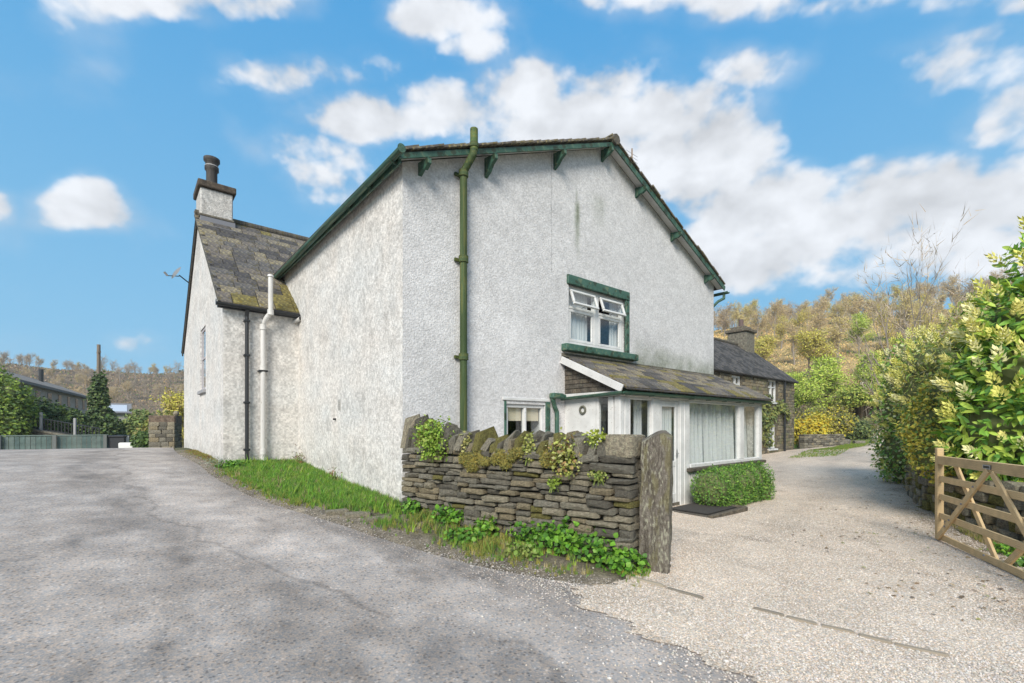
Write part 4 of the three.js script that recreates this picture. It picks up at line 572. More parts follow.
// ------------------------------------------------------------------ mossy wall under the shrubs on the right
{
  const line = [[5.9, 3.2], [6.35, 4.6], [6.75, 6.0], [7.3, 7.4], [8.1, 9.0], [9.0, 10.4], [10.2, 11.9]];
  const w = thing('mossy_stone_wall', 'low mossy rubble wall under the shrubs behind the wooden gate', 'wall', line[0][0], 0, -line[0][1]);
  const mossy = [mossStone, STONES[0], STONES[2], STONES[1], mat([0.6, 0.58, 0.16], { map: T.stone, roughness: 1, bumpMap: T.noiseBump, bumpScale: 0.03 }), mat([0.95, 0.8, 0.56], { map: T.stone, roughness: 1, bumpMap: T.noiseBump, bumpScale: 0.02 })], core = [];
  for (let s = 0; s + 1 < line.length; s++) {
    const [ax, ad] = line[s], [bx_, bd] = line[s + 1], L = Math.hypot(bx_ - ax, bd - ad), an = Math.atan2(bd - ad, bx_ - ax);
    core.push(bx(0, L, -0.5, 0.72, 0.2, 0.6).rotateY(an).translate(ax - line[0][0], 0, -(ad - line[0][1])).clone());
    for (let y = -0.15; y < 0.78;) { const h = rr(0.1, 0.2); for (let x = 0; x < L;) { const ww = Math.min(rr(0.16, 0.42), L - x + 0.05); const lx = x + ww / 2, o = part(w, 'stone', pick(STONE_SHAPES), pick(mossy)); o.scale.set(ww * 1.03, h * rr(0.92, 1.12), 0.34); const off = 0.12 + rr(-0.05, 0.05) + y * 0.12; o.position.set(ax - line[0][0] + Math.cos(an) * lx + Math.sin(an) * off, y + h / 2 + HY(ax, ad) + rr(-0.015, 0.015), -(ad - line[0][1]) - Math.sin(an) * lx + Math.cos(an) * off); o.rotation.set(rr(-0.1, 0.1), an + rr(-0.12, 0.12) + Math.PI, rr(-0.08, 0.08)); x += ww; } y += h; }
  }
  part(w, 'earth_core', merge(core), mat([0.4, 0.34, 0.25], { map: T.soil }));
}
// ------------------------------------------------------------------ step, doormat
{
  const [x, d] = toWorld(5.5, 2.05), y = HY(x, d);
  const s = thing('door_step', 'low slate step in front of the porch door', 'step', x, y, -d, TURN); part(s, 'slab', cbx(-0.72, 0.72, -0.1, 0.055, -0.5, 0.46, 0.012), mat([0.3, 0.27, 0.25], { map: T.stone, bumpMap: T.noiseBump, bumpScale: 0.008 })); part(s, 'edging', merge([cbx(-0.74, 0.74, -0.1, 0.085, 0.461, 0.54, 0.01), cbx(0.721, 0.79, -0.1, 0.085, -0.5, 0.46, 0.01)]), mat([0.36, 0.32, 0.28], { map: T.stone, bumpMap: T.noiseBump, bumpScale: 0.008 }));
  const m = thing('doormat', 'dark brown bristle doormat lying on the slate step', 'doormat', x, y + 0.056, -d, TURN); const hairs = sheet(80, 60, (u, v) => [lerp(-0.6, 0.6, u), 0.02 + 0.006 * R(), lerp(-0.4, 0.38, v), u, v], () => [1, 1, 1]);
  part(m, 'mat', merge([bx(-0.6, 0.6, 0, 0.014, -0.4, 0.38)]), mat([0.03, 0.028, 0.026], { roughness: 1 })); part(m, 'bristles', hairs, mat([0.045, 0.04, 0.036], { roughness: 1 }));
}
// ------------------------------------------------------------------ clipped hedge under the porch window
{
  const [x, d] = toWorld(7.12, 1.95), r = rngOf(71), h = thing('clipped_hedge', 'clipped box hedge under the porch window', 'hedge', x, HY(x, d), -d, TURN);
  const bl = []; for (let i = 0; i < 6; i++) bl.push([-1.15 + i * 0.46, 0.42 + 0.02 * (i % 2), rr(-0.03, 0.03, r), 0.37, 0.43, 0.4]); for (let i = 0; i < 5; i++) bl.push([-0.95 + i * 0.47, 0.2, rr(0.0, 0.1, r), 0.36, 0.32, 0.36]);
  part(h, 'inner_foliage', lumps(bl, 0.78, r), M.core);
  copies(h, 'leaves', LEAF.box, M.leaf, shell(bl, 24000, { size: 0.04, depth: 0.25, lump: 0.1, out: 0.9, up: 0.25, color: (p, q) => vary(q() < 0.18 ? [0.29, 0.47, 0.0697] : q() < 0.5 ? [0.155, 0.326, 0.0465] : [0.093, 0.202, 0.0388], 0.25, q) }, r));
  part(h, 'stems', stems(9, 0.4, 0.3, r, 0.014).scale(3, 1, 1), M.bark);
}
// ------------------------------------------------------------------ shrubs on the right
function bush(name, label, x, d, y0, seed, build, category = 'shrub') { const b = thing(name, label, category, x, y0, -d); build(b, rngOf(seed)); return b; }
const nearest = (list, x, y, d) => list.sort((a, b) => ((a.v.x + x) ** 2 + (a.v.y + y - 1.6) ** 2 + (a.v.z - d) ** 2) - ((b.v.x + x) ** 2 + (b.v.y + y - 1.6) ** 2 + (b.v.z - d) ** 2));
function bigLeaves(b, geo, mats, list, x, d, n) {   // the leaves nearest the road one by one, the rest as one mass
  nearest(list, x, 0, d); for (const t of list.slice(0, n)) { const o = part(b, 'leaf', geo, mats[Math.floor(t.s * 1e4) % mats.length]); o.position.set(...t.p); o.quaternion.copy(t.q); o.scale.setScalar(t.s); } return list.slice(n);
}
const leafMat = (c) => new THREE.MeshPhysicalMaterial({ color: rgb(...c), roughness: 0.42, side: THREE.DoubleSide, transmission: 0.25, thickness: 0, specularIntensity: 0.7 });
function candle(r) { const a = []; for (let i = 0; i < 26; i++) { const t = i / 26, an = i * 2.4, ra = 0.34 * (1 - t * 0.6); const g = LEAF.petal.clone().scale(0.34, 0.34, 0.34).applyQuaternion(facing(V(Math.cos(an), 0.55 + t, Math.sin(an)), V(0, 1, 0))).translate(Math.cos(an) * ra * 0.4, t * 0.95, Math.sin(an) * ra * 0.4); a.push(g); } return merge(a); }
const CANDLE = candle(rngOf(9)), CREAM = [[0.8, 0.74, 0.26], [0.82, 0.78, 0.42], [0.7, 0.68, 0.18]].map((c) => mat(c, { roughness: 0.8 }));
function flowers(b, blobs, n, size, r, front) { let k = 0; for (let i = 0; i < 4000 && k < n; i++) { const q = pick(blobs, r), d = ball(r); if (d.dot(front) < 0.05) continue; const p = V(q[0] + d.x * q[3] * 1.0, q[1] + d.y * q[4] * 1.0, q[2] + d.z * q[5] * 1.0); if (blobs.some((c) => c !== q && ((p.x - c[0]) / c[3]) ** 2 + ((p.y - c[1]) / c[4]) ** 2 + ((p.z - c[2]) / c[5]) ** 2 < 0.8)) continue; const o = part(b, 'flower_cluster', CANDLE, pick(CREAM, r)); o.position.copy(p); o.scale.setScalar(size * rr(0.7, 1.3, r)); o.quaternion.setFromUnitVectors(V(0, 1, 0), d.clone().add(V(0, 0.9, 0)).normalize()); k++; } }
const toCam = V(-0.74, 0.05, 0.67);
bush('laurel_bush', 'tall laurel with large glossy leaves and cream flower spikes above the wooden gate', 8.15, 7.1, 0.2, 101, (b, r) => {
  const bl = [[0, 1.1, 0.2, 1.0, 1.1, 1.0], [0.1, 2.4, 0.0, 0.95, 1.0, 0.9], [-0.42, 2.15, 0.0, 0.75, 0.8, 0.7], [0.15, 3.6, 0.1, 0.65, 0.85, 0.62], [-0.62, 1.35, 0.0, 0.65, 0.85, 0.65], [-0.35, 2.95, 0.0, 0.6, 0.6, 0.55], [0.7, 1.5, 1.4, 1.0, 1.4, 1.0], [0.9, 2.9, 1.4, 0.8, 1.1, 0.9], [0.1, 0.8, 1.6, 0.8, 0.8, 0.9]];
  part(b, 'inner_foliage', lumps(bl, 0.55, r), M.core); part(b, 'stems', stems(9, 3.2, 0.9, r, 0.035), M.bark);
  const list = shell(bl, 13500, { size: 0.165, depth: 0.34, lump: 0.24, out: 0.9, up: -0.15, color: (p, q) => vary(q() < 0.38 ? [0.46, 0.6, 0.09] : q() < 0.65 ? [0.24, 0.44, 0.06] : [0.11, 0.26, 0.05], 0.22, q) }, r);
  const rest = bigLeaves(b, LEAF.laurel, [[0.46, 0.6, 0.09], [0.24, 0.44, 0.06], [0.12, 0.28, 0.05], [0.34, 0.52, 0.07]].map(leafMat), list, 8.15, 7.1, 300);
  copies(b, 'foliage', LEAF.laurel, M.leaf, rest); flowers(b, bl.slice(1, 8), 130, 0.24, r, toCam);
});
bush('golden_euonymus', 'rounded golden variegated shrub spilling over the mossy wall', 7.85, 8.35, 0.2, 103, (b, r) => {
  const bl = [[0, 1.35, 0, 0.62, 0.72, 0.62], [-0.25, 0.95, 0.25, 0.5, 0.55, 0.5], [0.35, 1.3, 0.45, 0.6, 0.7, 0.6], [0.1, 1.9, 0.1, 0.5, 0.5, 0.5]];
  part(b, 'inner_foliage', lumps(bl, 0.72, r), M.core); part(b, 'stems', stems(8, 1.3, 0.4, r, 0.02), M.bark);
  copies(b, 'leaves', LEAF.broad, M.leaf, shell(bl, 9000, { size: 0.062, depth: 0.3, lump: 0.2, out: 0.9, up: 0.1, color: (p, q) => vary(q() < 0.6 ? [0.7, 0.6, 0.1] : q() < 0.5 ? [0.403, 0.496, 0.093] : [0.139, 0.264, 0.0543], 0.25, q) }, r));
});
bush('grey_leaved_shrub', 'greyish shrub with narrow leaves and yellowing tips behind the golden shrub', 9.25, 9.75, 0.1, 105, (b, r) => {
  const bl = [[0, 1.3, 0, 0.8, 1.2, 0.7], [-0.35, 2.6, 0.1, 0.7, 0.8, 0.6], [0.5, 3.15, 0.2, 0.75, 0.95, 0.7], [-0.7, 2.2, 0.2, 0.5, 0.6, 0.5]];
  part(b, 'inner_foliage', lumps(bl, 0.66, r), M.core); part(b, 'stems', stems(8, 2.6, 0.6, r, 0.025), M.bark);
  copies(b, 'leaves', LEAF.lance, M.leaf, shell(bl, 9000, { size: 0.11, depth: 0.3, lump: 0.26, out: 1.1, up: 0.1, color: (p, q) => vary(q() < 0.22 ? [0.465, 0.434, 0.264] : q() < 0.4 ? [0.7, 0.62, 0.16] : q() < 0.6 ? [0.36, 0.5, 0.1] : [0.3, 0.38, 0.15], 0.25, q) }, r)); flowers(b, bl.slice(1), 90, 0.19, r, toCam);
});
bush('white_edged_holly', 'tall dark shrub with white edged leaves and pale yellow flowers by the drive', 10.55, 12.2, 0.0, 107, (b, r) => {
  const bl = [[0, 0.9, 0, 0.8, 1.0, 0.8], [-0.05, 2.0, 0, 0.75, 0.9, 0.75], [0.15, 3.1, 0, 0.7, 0.85, 0.7], [0.6, 2.4, -0.3, 0.8, 1.3, 0.8], [0.5, 1.2, 0.7, 0.7, 1.0, 0.7]];
  part(b, 'inner_foliage', lumps(bl, 0.7, r), M.core); part(b, 'stems', stems(8, 3.2, 0.5, r, 0.03), M.bark);
  copies(b, 'leaves', LEAF.broad, M.leaf, shell(bl, 12000, { size: 0.085, depth: 0.3, lump: 0.22, out: 0.8, up: -0.1, color: (p, q) => vary(q() < 0.22 ? [0.66, 0.68, 0.4] : q() < 0.45 ? [0.26, 0.44, 0.08] : q() < 0.5 ? [0.6, 0.6, 0.14] : [0.14, 0.28, 0.06], 0.25, q) }, r)); flowers(b, bl.slice(1, 4), 130, 0.19, r, toCam);
});
// ------------------------------------------------------------------ trees
function treeShape(seed, o) {   // -> { trunk, crown } geometries; crown carries its colours
  const r = rngOf(seed), tr = [], pos = [], col = [], tips = [];
  const tri = (a, b, c, k) => { pos.push(a.x, a.y, a.z, b.x, b.y, b.z, c.x, c.y, c.z); for (let i = 0; i < 3; i++) col.push(...k); };
  const seg = (a, b, ra, rb, n, out, k) => { const d = b.clone().sub(a).normalize(), u = V(0, 0, 0).crossVectors(d, Math.abs(d.y) > 0.9 ? V(1, 0, 0) : V(0, 1, 0)).normalize(), w = V(0, 0, 0).crossVectors(d, u); if (!out && n === 2) { const e = u.clone().multiplyScalar(ra), f = w.clone().multiplyScalar(ra); tri(a.clone().sub(e), a.clone().add(e), b, k); tri(a.clone().sub(f), a.clone().add(f), b, k); return; } const P = (c, rad, i) => { const t = i / n * 6.283; return c.clone().addScaledVector(u, Math.cos(t) * rad).addScaledVector(w, Math.sin(t) * rad); }; for (let i = 0; i < n; i++) { const p = P(a, ra, i), q = P(a, ra, i + 1), s = P(b, rb, i), t = P(b, rb, i + 1); if (out) out.push(p, q, s, q, t, s); else { tri(p, q, s, k); tri(q, t, s, k); } } };
  const grow = (p, dir, len, rad, lv) => {
    const n = lv === 0 ? 5 : lv === 1 ? 4 : lv >= o.levels ? 1 : 3; let a = p.clone(), d = dir.clone();
    for (let i = 0; i < n; i++) {
      const b = a.clone().addScaledVector(d, len / n), r0 = rad * (1 - i / n * 0.6), r1 = rad * (1 - (i + 1) / n * 0.6);
      seg(a, b, r0, r1, lv === 0 ? 7 : lv === 1 ? 5 : lv >= o.levels ? 2 : 3, lv < 2 ? tr : null, vary(o.bark, 0.15, r));
      if (lv < o.levels && (lv > 0 || i >= (o.clear ?? 1))) { const kids = o.kids[lv]; for (let k = 0; k < kids; k++) { const an = r() * 6.283, sp = o.spread * rr(0.7, 1.25, r), side = V(Math.cos(an), 0, Math.sin(an)); const nd = d.clone().multiplyScalar(Math.cos(sp)).addScaledVector(side.addScaledVector(d, -side.dot(d)).normalize(), Math.sin(sp)).add(V(0, o.rise ?? 0.12, 0)).normalize(); grow(b, nd, len * o.shrink * rr(0.75, 1.15, r) * (lv === 0 ? 1 - 0.45 * i / n : 1), r1 * 0.62, lv + 1); } }
      a = b; d = d.clone().addScaledVector(ball(r), lv === 0 ? 0.08 : 0.22).add(V(0, 0.03, 0)).normalize();
    }
    if (lv >= o.levels) tips.push([p, a]);
  };
  grow(V(0, -0.3, 0), V(rr(-0.06, 0.06, r), 1, rr(-0.06, 0.06, r)).normalize(), o.h * (o.trunkShare ?? 0.62), o.rad, 0);
  for (const [p, a] of tips) {
    const m = a.clone().sub(p);
    for (let i = 0; i < o.twigs; i++) { const t = r(), q = p.clone().addScaledVector(m, t), e = q.clone().addScaledVector(m.clone().normalize().addScaledVector(ball(r), 0.9).normalize(), o.twigLen * rr(0.5, 1.2, r)), w = ball(r).multiplyScalar(o.twigW); tri(q.clone().sub(w), q.clone().add(w), e, vary(o.twigCol, 0.25, r)); }
    for (let i = 0; i < o.leaves; i++) { const q = p.clone().addScaledVector(m, rr(0.1, 1.25, r)).addScaledVector(ball(r), o.leafSpread * Math.sqrt(r())), u = ball(r).multiplyScalar(o.leaf * rr(0.6, 1.3, r)), w = V(0, 0, 0).crossVectors(u, ball(r)).normalize().multiplyScalar(o.leaf * 0.42), k = vary(pick(o.cols, r), 0.22, r); tri(q.clone().sub(u), q.clone().add(w), q.clone().add(u), k); tri(q.clone().sub(u), q.clone().add(u), q.clone().sub(w), k); }
  }
  const mk = (arr, c) => { const g = new THREE.BufferGeometry(); g.setAttribute('position', new THREE.BufferAttribute(new Float32Array(arr), 3)); if (c) g.setAttribute('color', new THREE.BufferAttribute(new Float32Array(c), 3)); g.setAttribute('uv', new THREE.BufferAttribute(new Float32Array(arr.length / 3 * 2), 2)); g.computeVertexNormals(); return g; };
  return { trunk: mk(tr.flatMap((v) => [v.x, v.y, v.z])), crown: mk(pos, col) };
}
const barkM = { brown: mat([0.15, 0.115, 0.085], { roughness: 1 }), grey: mat([0.28, 0.24, 0.2], { roughness: 1 }) };
function plantTree(name, label, shape, x, d, s, turn, group, bark = barkM.brown, y) { const t = thing(name, label, 'tree', x, (y ?? HY(x, d)) - 0.1, -d, turn, group); part(t, 'trunk', shape.trunk, bark); part(t, 'crown', shape.crown, M.tinted); if (Array.isArray(s)) t.scale.set(...s); else t.scale.setScalar(s); return t; }
const bare = { h: 9, rad: 0.15, levels: 3, kids: [2, 2, 2], spread: 0.62, shrink: 0.52, twigs: 5, twigLen: 0.8, twigW: 0.012, twigCol: [0.46, 0.37, 0.27], bark: [0.36, 0.29, 0.22], leaves: 0, leaf: 0.16, leafSpread: 0.4, cols: [[0.4, 0.28, 0.12]] };
const lush_ = { kids: [3, 2, 2], twigs: 2, leafSpread: 0.5 };
const SHAPE = {
  bareA: treeShape(1, bare), bareB: treeShape(2, { ...bare, spread: 0.74, h: 8, leaves: 1, cols: [[0.45, 0.33, 0.16], [0.36, 0.26, 0.14]] }),
  russet: treeShape(3, { ...bare, h: 8, leaves: 6, leaf: 0.1, cols: [[0.58, 0.44, 0.2], [0.62, 0.48, 0.22], [0.48, 0.37, 0.18]] }),
  ochre: treeShape(4, { ...bare, h: 7.5, spread: 0.75, leaves: 8, leaf: 0.1, cols: [[0.66, 0.55, 0.2], [0.58, 0.5, 0.17], [0.52, 0.42, 0.18]] }),
  yellow: treeShape(5, { ...bare, h: 7, spread: 0.7, leaves: 9, leaf: 0.1, cols: [[0.62, 0.55, 0.1], [0.5, 0.47, 0.11], [0.64, 0.5, 0.12]] }),
  lime: treeShape(6, { ...bare, ...lush_, h: 8, spread: 0.78, leaves: 16, leaf: 0.11, cols: [[0.42, 0.54, 0.07], [0.32, 0.45, 0.07], [0.54, 0.6, 0.12]] }),
  gold: treeShape(9, { ...bare, ...lush_, h: 7.5, spread: 0.74, leaves: 12, leaf: 0.11, cols: [[0.62, 0.56, 0.1], [0.5, 0.48, 0.1], [0.5, 0.4, 0.14]] }),
  pine: treeShape(7, { ...bare, h: 9, spread: 1.15, rise: -0.05, clear: 0, leaves: 10, leaf: 0.22, cols: [[0.06, 0.09, 0.05], [0.08, 0.11, 0.055]] }),
  scrub: treeShape(8, { ...bare, h: 4, rad: 0.09, trunkShare: 0.5, clear: 0, spread: 0.9, leaves: 4, leaf: 0.11, twigLen: 0.5, cols: [[0.55, 0.44, 0.17], [0.46, 0.34, 0.14], [0.38, 0.4, 0.1]] }),
};
{
  const r = rngOf(900), look = { bareA: 'leafless brown tree', bareB: 'leafless spreading tree', russet: 'russet budding tree', ochre: 'ochre budding tree', yellow: 'yellow green spring tree', lime: 'fresh green spring tree', pine: 'dark evergreen tree', scrub: 'low tangled scrub tree' };
  const add = (k, x, d, s, where, grp) => plantTree('hillside_tree', `${s < 0.8 ? 'small' : s < 1.05 ? 'middling' : 'tall'} ${look[k]} ${where}, ${((a) => a > 42 ? 'near the shrubs' : a > 34 ? 'above the track' : a > 0 ? 'over the far roof' : a > -39 ? 'beside the gable' : a > -45 ? 'above the pole' : 'above the barn')(Math.atan2(x, d) * 57.3)}`, SHAPE[k], x, d, s, r() * 6.28, grp, barkM.grey);
  // right-hand hill: bare wood along the crest, russet scrub on the slope with clearings, greener at the foot
  let n = 0; const done = [];
  for (let i = 0; i < 9000 && n < 165; i++) {
    const az = rr(21, 53, r) / 57.3, rad = Math.sqrt(rr(80 * 80, 195 * 195, r)), x = Math.sin(az) * rad, d = Math.cos(az) * rad, clear = fbm3(x * 0.035 + 3, 2, d * 0.035, 3);
    const crest = rad > 168; if (!crest && clear > 0.08 && rad > 100) continue; if (done.some(([a, b]) => (a - x) ** 2 + (b - d) ** 2 < (crest ? 14 : 24))) continue;
    done.push([x, d]); n++;
    const q = r(), k = crest ? (q < 0.45 ? 'bareA' : q < 0.85 ? 'bareB' : 'ochre') : rad > 120 ? (q < 0.2 ? 'bareB' : q < 0.42 ? 'russet' : q < 0.7 ? 'ochre' : q < 0.78 ? 'scrub' : 'yellow') : (q < 0.3 ? 'russet' : q < 0.5 ? 'ochre' : q < 0.7 ? 'yellow' : q < 0.85 ? 'lime' : 'scrub');
    add(k, x, d, rr(0.7, 1.15, r) * (crest ? 0.9 : 1.15), crest ? 'on the hill crest' : rad > 120 ? 'on the upper slope' : 'at the foot of the slope', 'trees on the hill behind the far cottage');
  }
  n = 0; done.length = 0;
  for (let i = 0; i < 9000 && n < 100; i++) {   // the wooded hill across the valley, left
    const az = rr(-50, -32, r) / 57.3, rad = Math.sqrt(rr(105 * 105, 300 * 300, r)), x = Math.sin(az) * rad, d = Math.cos(az) * rad; if (done.some(([a, b]) => (a - x) ** 2 + (b - d) ** 2 < 45)) continue; done.push([x, d]); n++;
    const q = r(), k = q < 0.34 ? 'bareA' : q < 0.66 ? 'bareB' : q < 0.86 ? 'russet' : q < 0.94 ? 'ochre' : 'pine';
    add(k, x, d, rr(0.6, 0.95, r), rad > 210 ? 'on top of the valley hill' : 'low on the valley hill', 'trees on the hill across the valley');
  }
}
// scrub, bracken and tussock covering the slopes between the trees
{
  const r = rngOf(77), tuft = leafGeo(0.5, 0.2, 0.2, 1), list = [];
  for (let i = 0; i < 60000; i++) { const left = i % 3 === 0, az = (left ? rr(-52, -30, r) : rr(20, 54, r)) / 57.3, rad = left ? Math.sqrt(rr(90 * 90, 300 * 300, r)) : Math.sqrt(rr(60 * 60, 205 * 205, r)), x = Math.sin(az) * rad, d = Math.cos(az) * rad, c = groundColor(x, d); list.push({ p: [x, HY(x, d), -d], q: facing(ball(r).add(V(0, 1.4, 0)), ball(r)), s: rr(0.25, 0.6, r) * (rad / 130), c: vary(r() < 0.18 ? [0.16, 0.2, 0.05] : [c[0] * 1.15, c[1] * 1.1, c[2]], 0.3, r) }); }
  const o = copies(scene, 'bracken', tuft, M.leafMatt, list); o.name = 'bracken';
}
// ------------------------------------------------------------------ the far stone cottage
const [FX, FD] = [18.8, 30.66];
{
  const c = thing('stone_cottage', 'grey stone cottage with slate roof and white windows behind the porch', 'house', FX, 0, -FD, TURN);
  const rect = (x0, x1, y0, y1) => [[x0, y0], [x1, y0], [x1, y1], [x0, y1]];
  const masonry = mat([0.4, 0.36, 0.3], { map: T.stone, bumpMap: T.noiseBump, bumpScale: 0.03 });
  const holes = [[-9.06, -7.94, 3.05, 4.3], [-4.26, -2.95, 3.0, 4.37], [-4.26, -3.1, 0.15, 1.68]];
  part(c, 'front_wall', poly3([[-14, -0.6], [0, -0.6], [0, 4.5], [-14, 4.5]], 0.5, holes.map((h) => rect(...h))).translate(0, 0, -0.5), masonry);
  part(c, 'gable_wall', poly3([[0.501, -0.6], [6.2, -0.6], [6.2, 4.5], [3.1, 7.0], [0.501, 4.85]], 0.5).rotateY(Math.PI / 2).translate(-0.5, 0, 0), masonry);
  part(c, 'rear_wall', bx(-14, -0.501, -0.6, 4.5, -6.2, -5.7), masonry);
  const r = rngOf(44), st = [], cols = [[0.62, 0.55, 0.43], [0.46, 0.42, 0.36], [0.72, 0.65, 0.52], [0.36, 0.33, 0.29], [0.66, 0.55, 0.38], [0.5, 0.5, 0.32]];
  const blocks = cols.map(() => []);
  for (let y = -0.3; y < 4.46;) { const h = rr(0.12, 0.22, r); for (let x = -10.5; x < 0;) { const w = rr(0.18, 0.55, r); if (!holes.some((q) => x + w > q[0] - 0.05 && x < q[1] + 0.05 && y + h > q[2] - 0.05 && y < q[3] + 0.05) && y + h < 4.5 && x + w < 0.05) blocks[Math.floor(r() * cols.length)].push(STONE_SHAPES[Math.floor(r() * 14)].clone().scale(w * 0.98, h * 0.98, 0.2).translate(x + w / 2, y + h / 2, -0.05 + rr(-0.02, 0.02, r))); x += w; } y += h; }
  blocks.forEach((b, i) => part(c, 'stone_facing', merge(b), mat(cols[i], { map: T.stone }), { kind: 'stuff' }));
  const pr = Math.atan2(2.55, 3.1), SL = Math.hypot(2.55, 3.1) + 0.3;
  const roof = part(c, 'roof', merge([bx(-14, 0.12, 0, 0.06, 0, SL).rotateX(pr).translate(0, 7.1, -3.1), bx(-14, 0.12, 0, 0.06, -SL, 0).rotateX(-pr).translate(0, 7.1, -3.1)]), mat([0.15, 0.14, 0.135], { map: T.slate }));
  const sc = [[], [], []]; for (let i = 0; i < 19; i++) for (let x = -11 + (i % 2) * 0.12; x < 0.1;) { const w = rr(0.24, 0.4, r); sc[Math.floor(r() * 3)].push(bx(x, Math.min(x + w - 0.008, 0.15), 0, 0.018, -0.16, 0.14).rotateX(0.05).rotateX(pr).translate(0, 7.17 - Math.sin(pr) * (0.12 + i * 0.225) + rr(0, 0.006, r), -3.1 + Math.cos(pr) * (0.12 + i * 0.225))); x += w; }
  sc.forEach((b, i) => part(roof, 'slate_courses', merge(b), [SLATES[4], SLATES[1], mat([0.13, 0.125, 0.125], { map: T.slate })][i], { kind: 'stuff' }));
  for (let x = -10; x < 0.1; x += 0.5) part(roof, 'ridge_tile', strip(new THREE.CylinderGeometry(0.13, 0.13, 0.48, 8)).rotateZ(Math.PI / 2).translate(x + 0.2, 7.2, -3.1), M.ridge);
  for (const [x0, x1, y0, y1] of holes) { const w = sub(c, 'window'), xm = (x0 + x1) / 2; part(w, 'frame', merge([bx(x0, x1, y0, y0 + 0.1, -0.16, -0.06), bx(x0, x1, y1 - 0.1, y1, -0.16, -0.06), bx(x0, x0 + 0.1, y0 + 0.1, y1 - 0.1, -0.16, -0.06), bx(x1 - 0.1, x1, y0 + 0.1, y1 - 0.1, -0.16, -0.06), bx(xm - 0.05, xm + 0.05, y0 + 0.1, y1 - 0.1, -0.16, -0.06), bx(x0 + 0.1, xm - 0.05, y1 - 0.48, y1 - 0.42, -0.16, -0.06), bx(xm + 0.05, x1 - 0.1, y1 - 0.48, y1 - 0.42, -0.16, -0.06)]), M.white); part(w, 'pane', bx(x0 + 0.1, x1 - 0.1, y0 + 0.1, y1 - 0.1, -0.13, -0.125), M.glass); part(w, 'curtain', bx(x0 + 0.1, xm - 0.2, y0 + 0.1, y1 - 0.1, -0.3, -0.29), M.curtain); part(w, 'sill', bx(x0 - 0.08, x1 + 0.08, y0 - 0.1, y0 - 0.002, -0.1, 0.12), M.white); }
  const ch = part(c, 'chimney', cbx(-1.5, -0.15, 5.9, 8.05, -3.75, -2.45, 0.03), STONES[1]); part(ch, 'cap', cbx(-1.62, -0.03, 8.051, 8.28, -3.87, -2.33, 0.04), mat([0.4, 0.35, 0.3], { map: T.stone })); part(ch, 'cap_slab', cbx(-1.4, -0.25, 8.281, 8.48, -3.6, -2.6, 0.06), mat([0.42, 0.37, 0.32], { map: T.stone })); part(ch, 'chimney_pot', cyl(-0.8, 8.48, 9.05, -3.1, 0.17, 0.15, 12), mat([0.13, 0.09, 0.08]));
  part(c, 'gutter', bx(-14, 0.16, 4.36, 4.46, 0.1, 0.22), M.black); part(c, 'downpipe', tube([V(-2.06, -0.1, 0.16), V(-2.06, 4.4, 0.16)], 0.06, 8), M.black);
  part(c, 'rear_gable', poly3([[-1.3, -0.5], [1.3, -0.5], [1.3, 5.7], [0, 6.9], [-1.3, 5.7]], 3).translate(4.3, 0, -7.2), masonry); part(c, 'rear_bargeboard', merge([beam(V(4.3, 7.0, -4.1), V(5.75, 5.66, -4.1), 0.24, 0.08), beam(V(4.3, 7.0, -4.1), V(2.85, 5.66, -4.1), 0.24, 0.08)]), M.white);
  // creeper on the wall
  const cr = []; for (let i = 0; i < 1100; i++) { const t = r(), band = r() < 0.6; const x = band ? lerp(-6.0, -1.6, t) : rr(-5.2, -4.3, r) + rr(-0.4, 0.4, r), y = band ? 2.3 + 0.5 * Math.sin(x * 1.7) + rr(-0.35, 0.35, r) : rr(0.3, 3.4, r); cr.push({ p: [x, y, 0.1 + rr(-0.03, 0.15, r)], q: facing(ball(r).add(V(0, -0.3, 0.3)), V(0, 0.3, 1).addScaledVector(ball(r), 0.6)), s: rr(0.12, 0.24, r), c: vary(r() < 0.6 ? [0.24, 0.26, 0.06] : [0.12, 0.17, 0.05], 0.3, r) }); }
  copies(c, 'creeper', LEAF.broad, M.leafMatt, cr);
}
